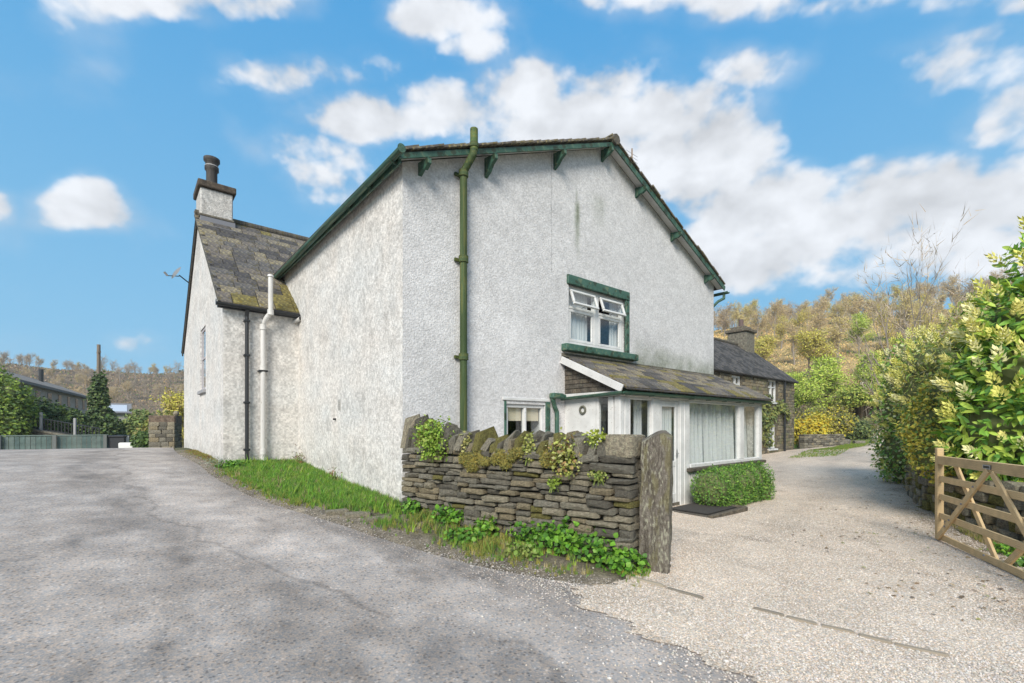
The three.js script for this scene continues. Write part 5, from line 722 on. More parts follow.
// low wall, forsythia, sheds and trees at the end of the drive
{
  const r = rngOf(55);
  const w = thing('garden_wall', 'low rubble wall running from the far cottage corner below the yellow bushes', 'wall', 19.5, 0, -31.0, 0.0);
  { const a = Math.atan2(1.2, 3.4), L = 3.6; part(w, 'core', bx(0, L, -0.4, 0.9, -0.2, 0.1).rotateY(a), mat([0.1, 0.09, 0.075])); for (let y = -0.2; y < 0.95;) { const h = rr(0.12, 0.2); for (let x = 0; x < L;) { const ww = rr(0.2, 0.5); const o = part(w, 'stone', pick(STONE_SHAPES), pick(STONES)); o.scale.set(ww, h, 0.4); o.rotation.y = a + rr(-0.1, 0.1); o.position.set(Math.cos(a) * (x + ww / 2), y + h / 2, -Math.sin(a) * (x + ww / 2) + 0.08 + rr(-0.04, 0.04)); x += ww; } y += h; } }
  [[24.0, 33.2, 0.5, 'larger'], [24.9, 33.0, 0.34, 'smaller']].forEach(([x, d, s, which]) => { const b = thing('boulder', `${which} pale boulder on the grass past the low garden wall`, 'boulder', x, HY(x, d) + s * 0.2, -d, rr(0, 6)); const o = part(b, 'rock', STONE_SHAPES[s > 0.4 ? 3 : 6], STONES[5]); o.scale.set(s * 2, s, s * 1.4); });
  const leafy = (name, label, x, d, bl, n, size, cols, seed, geo = LEAF.broad, core = M.core) => bush(name, label, x, d, HY(x, d), seed, (b, q) => { part(b, 'inner_foliage', lumps(bl, 0.6, q), core); part(b, 'stems', stems(7, bl[0][1] + bl[0][4] * 0.6, bl[0][3] * 0.7, q, 0.03), M.bark); copies(b, 'leaves', geo, M.leafMatt, shell(bl, n, { size, depth: 0.5, lump: 0.35, out: 0.7, up: 0.2, color: (p, z) => vary(pick(cols, z), 0.25, z) }, q)); });
  const gold = mat([0.3, 0.22, 0.03], { roughness: 1 });
  leafy('forsythia_bush', 'bright orange yellow flowering bush beside the far cottage corner', 20.6, 32.4, [[0, 1.0, 0, 0.9, 0.9, 0.8], [0.9, 1.3, 0, 0.8, 1.0, 0.8]], 3500, 0.15, [[0.72, 0.54, 0.03], [0.66, 0.55, 0.05], [0.5, 0.5, 0.08]], 201, LEAF.round, gold);
  leafy('forsythia_bush', 'lemon yellow flowering bush behind the low garden wall', 23.6, 35.2, [[0, 1.3, 0, 1.3, 1.1, 1.0], [1.4, 1.7, 0, 1.1, 1.2, 1.0], [-1, 1.6, 0, 0.8, 0.9, 0.8]], 3800, 0.16, [[0.62, 0.52, 0.05], [0.45, 0.42, 0.06], [0.3, 0.3, 0.06], [0.2, 0.16, 0.08]], 203);
  leafy('rhododendron_bush', 'dark green rounded bush between the lemon yellow bush and the timber shed', 27.2, 37.0, [[0, 0.9, 0, 1.3, 0.9, 1.0], [1.0, 0.7, 0, 0.9, 0.7, 0.8]], 3000, 0.18, [[0.06, 0.11, 0.03], [0.12, 0.18, 0.05], [0.2, 0.24, 0.06]], 205);
  leafy('bright_green_bush', 'fresh green bush hanging over the timber shed', 31.5, 40.5, [[0, 3.6, 0, 2.0, 0.9, 1.4], [-1.5, 3.3, 0, 1.3, 0.8, 1.2]], 3500, 0.2, [[0.34, 0.42, 0.06], [0.25, 0.34, 0.05], [0.45, 0.46, 0.08]], 207);
  leafy('bramble_thicket', 'brown and green thicket in front of the small rendered outhouse', 24.8, 38.5, [[0, 1.6, 0, 1.6, 1.4, 1.2], [2, 1.3, 0, 1.4, 1.2, 1.0]], 3200, 0.2, [[0.2, 0.16, 0.09], [0.26, 0.27, 0.07], [0.13, 0.16, 0.05]], 209, LEAF.lance);
  const sh = thing('timber_shed', 'open timber shed with upright posts at the end of the track', 'shed', 33.6, HY(33.6, 43), -43.0, 0.55);
  part(sh, 'roof', bx(-2.6, 2.6, 2.9, 3.05, -2.6, 0.6).rotateX(0.08), mat([0.2, 0.18, 0.15])); for (const x of [-2.3, -0.9, 0.6, 2.3]) part(sh, 'post', bx(x - 0.14, x + 0.14, -0.4, 2.88, -0.1, 0.14), mat([0.34, 0.26, 0.17], { map: T.wood })); for (let i = 0; i < 9; i++) part(sh, 'board', bx(-2.3 + i * 0.17, -2.3 + i * 0.17 + 0.16, -0.3, 2.86, -0.14, -0.105), mat([0.36, 0.28, 0.19], { map: T.wood })); part(sh, 'back_wall', merge([bx(-2.5, 2.5, -0.4, 2.8, -2.6, -2.5), bx(2.42, 2.5, -0.4, 2.8, -2.5, 0)]), mat([0.16, 0.12, 0.08]));
  const ou = thing('rendered_outhouse', 'small pinkish rendered outhouse with dark roof behind the yellow bushes', 'outhouse', 28.2, HY(28.2, 45), -45, 0.5); part(ou, 'wall', bx(-1.8, 1.8, -0.5, 3.0, -3, 0), mat([0.52, 0.4, 0.34], { map: T.limewash })); part(ou, 'roof', merge([bx(-2.1, 2.1, 0, 0.12, 0, 2.0).rotateX(0.6).translate(0, 4.0, -1.5), bx(-2.1, 2.1, 0, 0.12, -2.0, 0).rotateX(-0.6).translate(0, 4.0, -1.5)]), mat([0.14, 0.12, 0.11], { map: T.slate })); part(ou, 'door', bx(-0.4, 0.5, -0.4, 1.7, 0.002, 0.05), mat([0.2, 0.14, 0.1]));
  plantTree('spring_tree', 'broad fresh green tree standing behind the yellow bushes', SHAPE.lime, 30.2, 44.5, [1.25, 1.05, 1.25], 1.1); plantTree('spring_tree', 'smaller fresh green tree left of the broad one behind the far cottage', SHAPE.lime, 26.4, 42.5, [0.95, 0.85, 0.95], 2.3); plantTree('spring_tree', 'fresh green tree overhanging the end of the track', SHAPE.lime, 37.5, 48, [1.1, 0.95, 1.1], 4.3);
  plantTree('spring_tree', 'yellow tinted tree higher up behind the broad green tree', SHAPE.gold, 40, 62, [1.2, 1.15, 1.2], 0.4); plantTree('spring_tree', 'bronze leaved tree behind the far cottage roof', SHAPE.gold, 36, 66, 1.1, 3.3);
  const tw = { ...bare, h: 7, rad: 0.07, clear: 0, levels: 3, kids: [2, 1, 2], spread: 0.45, rise: 0.25, shrink: 0.58, twigs: 3, twigLen: 0.42, twigW: 0.012, leaves: 0, leaf: 0.05, cols: [[0.3, 0.28, 0.1]] };
  plantTree('bare_tree', 'slender leafless tree rising behind the white edged shrub', treeShape(31, tw), 14.4, 16.8, [1.0, 1.3, 1.0], 0.5, undefined, barkM.grey); plantTree('bare_tree', 'leafless twiggy tree behind the laurel flowers', treeShape(32, { ...tw, spread: 0.6 }), 17.0, 16.6, [0.9, 1.1, 0.9], 2.2, undefined, barkM.grey); plantTree('bare_tree', 'leafless tree leaning over the drive bend behind the shrubs', treeShape(33, { ...tw, spread: 0.55 }), 17.6, 21.0, [1.1, 1.4, 1.1], 3.2, undefined, barkM.grey);
}
// ------------------------------------------------------------------ across the lane, left
{
  const f = thing('teal_fence', 'low weathered teal board fence past the brow of the lane', 'fence', -23.2, HY(-22, 20) - 0.3, -18.6, 0.0); const a = Math.atan2(3.0, 4.3), L = 5.2, teal = [[0.2, 0.3, 0.29], [0.24, 0.33, 0.32], [0.16, 0.25, 0.25]].map((c) => mat(c, { map: T.wood })); f.rotation.y = a * 1;
  const top = 1.13 - f.position.y; for (let x = 0, i = 0; x < L; x += 0.165, i++) part(f, 'board', bx(x, x + 0.15, 0, top - 0.02 - rr(0, 0.02), 0, 0.02), pick(teal)); part(f, 'rail', bx(0, L, top - 0.018, top + 0.03, -0.03, 0.05), teal[1]); for (let x = 0.0; x <= L + 0.1; x += 1.7) part(f, 'post', bx(x - 0.06, x + 0.06, -0.3, top + 0.02, 0.051, 0.15), mat([0.16, 0.17, 0.16])); part(f, 'end_panel', bx(L + 0.02, L + 0.75, 0, top - 0.05, 0, 0.03), mat([0.5, 0.53, 0.52]));
  const rw = thing('ramp_wall', 'sloping pale concrete wall below the black railing', 'wall', -26.6, HY(-25, 24) - 0.4, -23.2, 0.12); const y0 = rw.position.y; part(rw, 'wall', poly3([[0, -0.5], [5.4, -0.5], [5.4, 0.75 - y0], [0, 1.75 - y0]], 0.35), mat([0.36, 0.34, 0.31], { map: T.stone, bumpMap: T.noiseBump, bumpScale: 0.02 })); part(rw, 'coping', beam(V(0, 1.8 - y0, 0.17), V(5.4, 0.8 - y0, 0.17), 0.1, 0.45), mat([0.45, 0.43, 0.4], { map: T.stone }));
  const ra = thing('black_railing', 'black metal railing running down the sloping wall', 'railing', -26.6, 0, -23.2, 0.12); for (let i = 0; i <= 34; i++) { const x = i * 0.158, yb = 1.86 - x * 0.185; part(ra, 'baluster', bx(x - 0.018, x + 0.018, yb, yb + 0.55, 0.15, 0.19), M.black); } for (const h of [0.03, 0.56]) part(ra, 'rail', beam(V(0, 1.87 + h, 0.17), V(5.4, 0.87 + h, 0.17), 0.05, 0.05), M.black); for (const x of [2.75, 4.3]) part(ra, 'post', bx(x - 0.05, x + 0.05, 1.8 - x * 0.185, 2.75 - x * 0.185, 0.2, 0.28), mat([0.3, 0.3, 0.3]));
  const G2 = (name, label, x, d, bl, n, size, cols, seed, y) => bush(name, label, x, d, y ?? HY(x, d), seed, (b, q) => { part(b, 'inner_foliage', lumps(bl, 0.66, q), M.core); part(b, 'stems', stems(7, bl[0][1] + bl[0][4] * 0.5, bl[0][3] * 0.6, q, 0.04), M.bark); copies(b, 'leaves', LEAF.broad, M.leafMatt, shell(bl, n, { size, depth: 0.45, lump: 0.3, out: 0.7, up: 0.1, color: (p, z) => vary(pick(cols, z), 0.25, z) }, q)); });
  const bright = [[0.3, 0.4, 0.05], [0.22, 0.32, 0.05], [0.12, 0.2, 0.04]], ivy = [[0.05, 0.1, 0.03], [0.09, 0.15, 0.035], [0.14, 0.2, 0.05]];
  G2('garden_bush', 'large bright green bush at the left edge above the teal fence', -25.2, 22.6, [[0, 1.6, 0, 1.4, 1.4, 1.3], [0.2, 2.6, 0, 1.0, 1.0, 1.0], [-0.9, 3.3, 0, 1.2, 1.1, 1.0], [0.7, 1.2, 0.2, 0.7, 0.9, 0.8]], 7000, 0.17, bright, 301, 0.35);
  G2('garden_bush', 'dark ivy bush behind the upper end of the black railing', -26.3, 25.6, [[0, 1.5, 0, 1.1, 1.2, 1.0], [0.8, 1.3, 0.2, 0.8, 1.1, 0.9]], 4000, 0.18, ivy, 303, 0.3); G2('garden_bush', 'dark ivy bush behind the middle of the black railing', -24.6, 25.4, [[0, 1.1, 0, 1.0, 1.2, 1.0], [0.8, 0.9, 0, 0.8, 1.1, 0.9]], 4000, 0.18, [...ivy, [0.2, 0.28, 0.05]], 305, 0.2); G2('garden_bush', 'dark ivy bush behind the lower end of the black railing', -23.0, 25.8, [[0, 0.9, 0, 0.9, 1.1, 0.9], [0.4, 1.2, 0, 0.6, 0.8, 0.7]], 4000, 0.18, ivy, 307, 0.0);
  { const x = -23.9, d = 26.6, p = thing('utility_pole', 'wooden utility pole rising above a sleeve of ivy', 'pole', x, HY(x, d), -d); part(p, 'pole', cyl(0, -0.5, 6.25 - p.position.y, 0, 0.11, 0.085, 12), mat([0.36, 0.3, 0.25], { map: T.wood })); part(p, 'crossarm', bx(-0.05, 0.05, 5.75 - p.position.y, 5.87 - p.position.y, -0.28, 0.28).rotateY(0.9), M.bark); part(p, 'insulator', merge([cyl(0.0, 5.87 - p.position.y, 6.0 - p.position.y, 0.2, 0.035), cyl(0.0, 5.87 - p.position.y, 6.0 - p.position.y, -0.2, 0.035)]).rotateY(0.9), mat([0.12, 0.1, 0.09]));
    const q = rngOf(309), i = thing('pole_ivy', 'column of dark ivy climbing the utility pole', 'ivy', x, p.position.y, -d), bl = [[0, 1.2, 0, 0.9, 1.3, 0.9], [0.1, 2.6, 0, 0.62, 1.0, 0.62], [0, 3.8, 0, 0.45, 1.0, 0.45], [0.05, 4.7, 0, 0.3, 0.6, 0.3]]; copies(i, 'leaves', LEAF.broad, M.leafMatt, shell(bl, 6500, { size: 0.16, depth: 0.5, lump: 0.3, out: 0.8, up: -0.3, color: (a, z) => vary(pick(ivy, z), 0.25, z) }, q)); }
  { const b = thing('long_barn', 'long low building with a grey slate roof beyond the ivy bushes', 'barn', -42.9, HY(-50, 55), -40, Math.atan2(26, -17.6)); const e = 5.5 - b.position.y, L = 31; part(b, 'wall', bx(0, L, -1, e, -6, -0.3), mat([0.4, 0.37, 0.33], { map: T.limewash })); part(b, 'roof', merge([bx(-0.5, L + 0.5, 0, 0.12, -3.7, 0.1).rotateX(0.42).translate(0, e, 0), bx(-0.5, L + 0.5, 0, 0.12, -0.1, 3.7).rotateX(-0.42).translate(0, e, -6.6)]), mat([1.0, 0.88, 0.85], { map: T.slate })); part(b, 'fascia', bx(-0.5, L + 0.5, e - 0.2, e + 0.03, 0.105, 0.2), mat([0.12, 0.12, 0.12])); for (let x = 2; x < L - 2; x += 4.3) part(b, 'window', bx(x, x + 1.4, e - 1.7, e - 0.5, -0.298, -0.25), mat([0.06, 0.07, 0.08], { roughness: 0.1 })); part(b, 'flue', cyl(19.5, e + 0.8, e + 2.7, -2.6, 0.22, 0.22, 10), M.black); }
  { const b = thing('panelled_outhouse', 'small outhouse roof with a pale panel below the ivy pole', 'outhouse', -44.5, HY(-44, 52) - 0.5, -51, 0.7); const e = 3.0 - b.position.y; part(b, 'wall', bx(-1.5, 1.5, -0.5, e, -2, 0), mat([0.4, 0.38, 0.34])); part(b, 'roof', bx(-1.8, 1.8, 0, 0.1, -2.6, 0.3).rotateX(0.4).translate(0, e, 0.1), mat([0.2, 0.2, 0.21])); part(b, 'panel', bx(-1.2, 1.4, 0.105, 0.14, -2.0, 0.0).rotateX(0.4).translate(0, e, 0.1), mat([0.5, 0.54, 0.6], { roughness: 0.3 })); }
  { const x = -13.85, d = 18.4, y = HY(x, d), p = thing('stone_pier', 'square rubble pier capped with a pale slab at the far corner of the cottage', 'pier', x, y, -d, 0.35), top = 2.0 - y; part(p, 'core', bx(-0.36, 0.36, -0.4, top - 0.42, -0.36, 0.36), mat([0.12, 0.1, 0.085])); for (let yy = -0.3; yy < top - 0.4;) { const h = rr(0.1, 0.18); for (const rot of [0, Math.PI / 2, Math.PI, -Math.PI / 2]) for (let s = -0.42; s < 0.37;) { const ww = Math.min(rr(0.2, 0.44), 0.42 - s); const o = part(p, 'stone', pick(STONE_SHAPES), pick(STONES)); o.scale.set(ww, h, 0.2); const q = V(s + ww / 2, yy + h / 2, 0.34).applyAxisAngle(V(0, 1, 0), rot); o.position.copy(q); o.rotation.y = rot; s += ww; } yy += h; } const cap = part(p, 'cap_slab', cbx(-0.44, 0.44, top - 0.4, top - 0.02, -0.42, 0.42, 0.03), mat([0.48, 0.37, 0.32], { map: T.stone, bumpMap: T.noiseBump, bumpScale: 0.02 })); part(cap, 'finial', strip(new THREE.SphereGeometry(0.11, 10, 8)).translate(0.35, top + 0.06, 0), STONES[2]); }
  const rough = [[0.3, 0.32, 0.06], [0.36, 0.3, 0.1], [0.2, 0.24, 0.06]];
  plantTree('hedgerow_tree', 'loose yellow green tree right behind the stone pier', SHAPE.gold, -19.0, 27.0, [0.8, 0.72, 0.8], 1.2, undefined, barkM.brown); plantTree('hedgerow_tree', 'ochre twiggy tree behind the left gable of the cottage', SHAPE.gold, -21.5, 33, 0.95, 2.2); plantTree('hedgerow_tree', 'loose olive tree between the ivy pole and the stone pier', SHAPE.gold, -26.5, 36.5, [0.8, 0.75, 0.8], 4.4);
  G2('roadside_shrub', 'dark green shrub at the foot of the stone pier', -14.9, 19.2, [[0, 0.35, 0, 0.45, 0.45, 0.45], [-0.4, 0.4, 0, 0.4, 0.4, 0.4]], 1800, 0.14, [[0.12, 0.2, 0.04], [0.07, 0.13, 0.03]], 311); G2('roadside_shrub', 'yellow green shrub left of the stone pier', -16.9, 21.6, [[0, 0.7, 0, 0.6, 0.9, 0.6], [0.6, 1.3, 0, 0.5, 0.8, 0.5]], 2000, 0.15, rough, 313); G2('roadside_shrub', 'pale green shrub behind the dark bin', -24.6, 30.5, [[0, 1.2, 0, 1.3, 1.3, 1.0]], 2600, 0.2, [[0.2, 0.28, 0.08], [0.26, 0.3, 0.08]], 315, 0);
  { const x = -18.7, d = 21.9, b = thing('dark_bin', 'dark upright bin beside the lane past the teal fence', 'bin', x, HY(x, d), -d, 0.3); const h = 1.12 - b.position.y; part(b, 'body', poly3([[-0.27, 0], [0.27, 0], [0.31, h - 0.1], [-0.31, h - 0.1]], 0.55).translate(0, 0, -0.27), M.black); part(b, 'lid', cbx(-0.34, 0.34, h - 0.099, h, -0.32, 0.34, 0.03), M.black); }
  { const x = -15.9, d = 19.2, b = thing('white_kerb_rock', 'white painted rock at the edge of the lane near the stone pier', 'rock', x, HY(x, d) + 0.15, -d, 0.4); const o = part(b, 'rock', STONE_SHAPES[2], mat([0.72, 0.72, 0.7])); o.scale.set(0.75, 0.5, 0.4); }
}
// ------------------------------------------------------------------ verge, weeds, chippings
{
  const r = rngOf(501), list = [], house = [[-1.72, 7.2], [-5.36, 11.52], [-6.6, 10.48], [-12.2, 17.2], [0, 20], [8, 13.5]];
  const toEdge = edgeDist;
  const lush = [[0.13, 0.3, 0.02], [0.18, 0.36, 0.025], [0.09, 0.22, 0.02], [0.26, 0.38, 0.04]], mossy = [[0.3, 0.3, 0.04], [0.22, 0.26, 0.035], [0.36, 0.32, 0.06], [0.16, 0.24, 0.03]], dry = [[0.42, 0.34, 0.18], [0.34, 0.27, 0.14]], rust = [[0.26, 0.13, 0.05], [0.3, 0.18, 0.06]];
  for (let i = 0; i < 120000 && list.length < 24000; i++) {
    const x = rr(-10.5, 1.5, r), d = rr(4.4, 14.5, r); if (!inside(x, d, VERGE) || inside(x, d, house)) continue;
    const e = toEdge(x, d), front = x > -1.6 && d < 7, n = fbm3(x * 1.3, 4, d * 1.3, 3), slabs = Math.hypot((x + 2.15) / 0.5, (d - 6.36) / 0.28) < 1; if (slabs && r() < 0.85) continue;
    const dens = smooth(0.05, 0.5, e + n * 0.35) * (front ? 0.28 + 1.3 * n : x < -6.2 ? 0.6 : 0.85 + n); if (r() > dens) continue;
    const k = x < -6.3 ? (r() < 0.45 ? rust : mossy) : front ? (r() < 0.5 + n ? mossy : r() < 0.25 ? dry : lush) : r() < smooth(0.45, 0.12, e) * 0.8 ? mossy : r() < 0.06 ? dry : lush;
    const tall = (front ? 0.075 : x < -6.3 ? 0.05 : 0.08) * (0.5 + 0.8 * smooth(0, 0.6, e)) * rr(0.6, 1.3, r) * (r() < 0.015 ? 2.0 : 1); list.push({ p: [x, HY(x, d), -d], e: [rr(-0.2, 0.2, r), r() * 6.28, rr(-0.2, 0.2, r)], s: [tall * 1.0, tall, tall * 1.0], c: vary(pick(k, r), 0.22, r) });
  }
  // along the right of the drive, round the track and on the bank beyond the fence
  for (let i = 0; i < 26000; i++) { const t = r(), [bx2, bd] = straight(DRIVE_R, 0.15 + 0.85 * Math.pow(t, 1.5)), off = Math.abs(rr(-1, 1, r)) * (bd > 12 ? 2.2 : 0.35) + 0.02, x = bx2 + off - (bd < 12 ? 0.1 : 0.4), d = bd - off * 0.5; if (r() > 0.35 + fbm3(x, 3, d, 3) * 2) continue; const s = rr(0.04, 0.1, r) * (bd > 14 ? 1.6 : 1); list.push({ p: [x, HY(x, d), -d], e: [0, r() * 6.28, 0], s, c: vary(pick(bd > 14 ? lush : r() < 0.5 ? mossy : dry, r), 0.25, r) }); }
  for (let i = 0; i < 9000; i++) { const u = rr(0.3, 0.62, r), t = rr(0.77, 1, r), [lx, ld] = straight(DRIVE_L, t), [rx, rd] = straight(DRIVE_R, t), x = lerp(lx, rx, u), d = lerp(ld, rd, u); list.push({ p: [x, HY(x, d) + 0.01, -d], e: [0, r() * 6.28, 0], s: rr(0.05, 0.1, r), c: vary(pick(r() < 0.5 ? mossy : lush, r), 0.25, r) }); }
  for (let i = 0; i < 9000; i++) { const x = rr(19.5, 33, r), d = rr(31.5, 42, r); if (inside(x, d, DRIVE) || d < 30 + (x - 18) * 0.35) continue; list.push({ p: [x, HY(x, d), -d], e: [0, r() * 6.28, 0], s: rr(0.12, 0.28, r), c: vary(pick(r() < 0.3 ? mossy : lush, r), 0.25, r) }); }
  for (let i = 0; i < 9000; i++) { const x = rr(-30, -17, r), d = rr(19, 26, r); if (inside(x, d, ROAD)) continue; list.push({ p: [x, HY(x, d), -d], e: [0, r() * 6.28, 0], s: rr(0.15, 0.4, r), c: vary(pick(r() < 0.6 ? dry : mossy, r), 0.25, r) }); }
  copies(scene, 'grass', GRASS, M.leafMatt, list);
  // chippings strewn over the drive, thinning out over the tarmac and along the verge
  const peb = new THREE.IcosahedronGeometry(1, 0), pl = []; { const q = peb.attributes.position; for (let i = 0; i < q.count; i++) { const k = 1 + 0.3 * perlin.noise(q.getX(i) * 2, q.getY(i) * 2, q.getZ(i) * 2); q.setXYZ(i, q.getX(i) * k, q.getY(i) * k * 0.65, q.getZ(i) * k); } peb.computeVertexNormals(); }
  const stoneCol = [[0.6, 0.54, 0.48], [0.55, 0.49, 0.43], [0.66, 0.6, 0.54], [0.46, 0.41, 0.36], [0.58, 0.49, 0.41], [0.4, 0.37, 0.34]];
  for (let i = 0; i < 400000 && pl.length < 80000; i++) {
    const d = 2.2 + 12 * Math.pow(r(), 1.9), x = (rr(-0.1, 1.15, r)) * d; const inD = inside(x, d, DRIVE), near = toEdge(x, d); let ok = inD;
    if (!inD && inside(x, d, ROAD)) { const [ex] = [1.5]; ok = r() < (x > 0.2 && d < 4.8 ? 0.95 * Math.exp(-near * 3.2) : 0.25 * Math.exp(-near * 3)) + 0.0015; } else if (!inD) ok = inside(x, d, VERGE) ? r() < 0.12 * Math.exp(-near * 5) : false; if (!ok) continue;
    const s = rr(0.003, 0.009, r) * (r() < 0.015 ? 1.8 : 1); pl.push({ p: [x, HY(x, d) + (inD ? 0.014 : 0.007), -d], e: [rr(-0.4, 0.4, r), r() * 6.28, rr(-0.4, 0.4, r)], s, c: vary(pick(stoneCol, r), 0.18, r) });
  }
  for (let i = 0; i < 4000; i++) { const k = 3 + Math.floor(r() * 9), t = r(), [ax, ad] = ROAD_R[k], [bx2, bd] = ROAD_R[Math.min(k + 1, 12)], o = (r() + r() - 1) * 0.55, x = lerp(ax, bx2, t) + o * 0.5, d = lerp(ad, bd, t) + o * 0.7; const s = rr(0.003, 0.009, r) * (r() < 0.02 ? 2 : 1); pl.push({ p: [x, HY(x, d) + 0.006, -d], e: [0, r() * 6.28, 0], s, c: tint(vary(pick(stoneCol, r), 0.18, r), 0.72) }); }
  copies(scene, 'gravel', peb, mat([1, 1, 1], { roughness: 0.9 }), pl);

  // dead leaves blown along the right of the drive and by the step
  { const ll = []; for (let i = 0; i < 420; i++) { const t = 0.2 + 0.5 * r(), [ex, ed] = straight(DRIVE_R, t), o = Math.pow(r(), 2.2) * 2.6, x = ex - 0.25 - o, d = ed + rr(-0.3, 0.3, r); ll.push({ p: [x, HY(x, d) + 0.024, -d], q: facing(V(rr(-1, 1, r), rr(-0.1, 0.25, r), rr(-1, 1, r)), V(rr(-0.3, 0.3, r), 1, rr(-0.3, 0.3, r))), s: rr(0.025, 0.06, r), c: vary(pick([[0.24, 0.16, 0.08], [0.34, 0.24, 0.12], [0.16, 0.11, 0.07], [0.3, 0.3, 0.1]], r), 0.25, r) }); } copies(scene, 'fallen_leaves', LEAF.broad, M.leafMatt, ll); }
  // weeds: leafy clumps one can tell apart
  const weed = (name, label, x, d, h, w, n, size, cols, seed, geo = LEAF.round, y) => { const q = rngOf(seed), b = thing(name, label, 'plant', x, y ?? HY(x, d), -d), bl = [[0, h * 0.45, 0, w, h * 0.55, w]], ls = shell(bl, n, { size, depth: 0.75, lump: 0.5, out: 0.7, up: 0.35, floor: 0.0, color: (p, z) => vary(pick(cols, z), 0.25, z) }, q); copies(b, 'leaves', geo, M.leaf, ls); part(b, 'stalks', stems(9, h * 0.75, w * 0.8, q, 0.0035), mat([0.2, 0.26, 0.06])); return b; };
  const herb = [[0.16, 0.36, 0.03], [0.1, 0.26, 0.025], [0.22, 0.42, 0.05], [0.07, 0.18, 0.025]];
  weed('leafy_weed', 'large clump of bright green leaves against the wall beside the gatepost', 1.0, 5.28, 0.36, 0.32, 800, 0.06, herb, 601); weed('leafy_weed', 'tall clump of green leaves under the wall, left of the gatepost clump', 0.62, 5.5, 0.42, 0.28, 700, 0.06, herb, 602); weed('leafy_weed', 'clump of green leaves low on the verge in front of the gatepost', 1.22, 4.98, 0.24, 0.24, 420, 0.055, herb, 603); weed('leafy_weed', 'spreading green weed under the middle of the dry stone wall', 0.25, 5.72, 0.3, 0.26, 460, 0.055, herb, 604);
  weed('leafy_weed', 'small upright weed below the dry stone wall, next to the mossy patch', -0.35, 5.85, 0.26, 0.17, 170, 0.06, [...herb, [0.26, 0.36, 0.06]], 605); weed('leafy_weed', 'low green weed at the foot of the dry stone wall near its left end', -0.85, 6.35, 0.24, 0.26, 260, 0.06, herb, 606); weed('leafy_weed', 'weed of small bright leaves at the cottage corner', -1.45, 6.72, 0.18, 0.2, 200, 0.05, herb, 607); weed('leafy_weed', 'pale weed spilling over the verge below the wall centre', 0.1, 5.25, 0.14, 0.18, 150, 0.05, [[0.2, 0.32, 0.06], [0.3, 0.36, 0.09]], 608); weed('leafy_weed', 'low leafy weed at the verge edge left of the wall centre', -0.6, 5.6, 0.15, 0.2, 180, 0.05, herb, 609);
  weed('grey_cushion_plant', 'grey green cushion plant on the verge below the left gable corner', -6.35, 9.92, 0.22, 0.26, 500, 0.045, [[0.3, 0.36, 0.26], [0.36, 0.42, 0.32], [0.22, 0.28, 0.18]], 610, LEAF.lance); weed('leafy_weed', 'green weed with a yellow flower beside the black downpipe', -5.95, 9.8, 0.18, 0.24, 300, 0.05, herb, 611); weed('dock_plant', 'reddish brown dock standing in the inner corner of the walls', -5.05, 10.9, 0.4, 0.14, 120, 0.07, [[0.24, 0.1, 0.05], [0.2, 0.14, 0.05], [0.14, 0.2, 0.04]], 612, LEAF.lance); weed('dock_plant', 'reddish dock in the grass half way along the side wall', -3.5, 9.05, 0.3, 0.1, 80, 0.06, [[0.3, 0.12, 0.06], [0.16, 0.2, 0.05]], 613, LEAF.lance);
  for (const [x, d, s] of [[6.35, 5.9, 1], [5.85, 4.9, 2], [6.0, 5.35, 3], [5.6, 4.4, 4]]) weed('gate_weed', ['small weed under the middle bars of the open gate', 'flat weed on the gravel at the foot of the gate', 'leafy weed just behind the lowest gate rail', 'weed under the gate at the right edge of the picture'][s - 1], x, d, 0.12, 0.16, 120, 0.05, herb, 620 + s);
  // plants rooted in the cope of the dry stone wall
  const onWall = (name, label, wx, wz, y, h, w, n, size, cols, seed, geo) => { const [x, d] = wallAt(wx, wz); return weed(name, label, x, d, h, w, n, size, cols, seed, geo, y); };
  onWall('wall_fern', 'bushy bright green plant growing from the left part of the wall top', 0.78, 0.22, 1.12, 0.56, 0.27, 1500, 0.042, [[0.28, 0.42, 0.05], [0.2, 0.34, 0.04], [0.38, 0.48, 0.09]], 631, LEAF.broad);
  onWall('wall_stonecrop', 'yellow green stonecrop hanging over the wall near the pale end stone', 2.86, 0.24, 1.02, 0.46, 0.2, 620, 0.038, [[0.42, 0.44, 0.1], [0.3, 0.36, 0.07], [0.5, 0.5, 0.2], [0.36, 0.24, 0.1]], 632, LEAF.round); onWall('wall_stonecrop', 'narrow stonecrop tuft on the wall top right of the lower window', 2.35, 0.2, 1.15, 0.36, 0.1, 240, 0.035, [[0.42, 0.42, 0.12], [0.3, 0.34, 0.08]], 633, LEAF.round); onWall('wall_stonecrop', 'small stonecrop tuft on the wall top beside the pale end stone', 3.22, 0.16, 1.38, 0.16, 0.13, 200, 0.035, [[0.36, 0.44, 0.06], [0.44, 0.48, 0.1]], 634, LEAF.round); onWall('wall_stonecrop', 'stonecrop tuft hanging low on the wall face under the end stones', 2.75, 0.3, 0.86, 0.14, 0.08, 110, 0.03, [[0.26, 0.36, 0.05]], 635, LEAF.round); onWall('wall_stonecrop', 'small green tuft in a joint near the gatepost', 3.3, 0.28, 0.98, 0.12, 0.12, 120, 0.03, [[0.24, 0.32, 0.06], [0.34, 0.36, 0.1]], 636, LEAF.round); onWall('wall_stonecrop', 'pale tuft between the cope stones left of the wall centre', 1.3, 0.16, 1.2, 0.3, 0.09, 160, 0.035, [[0.46, 0.44, 0.16], [0.3, 0.3, 0.1]], 637, LEAF.round);
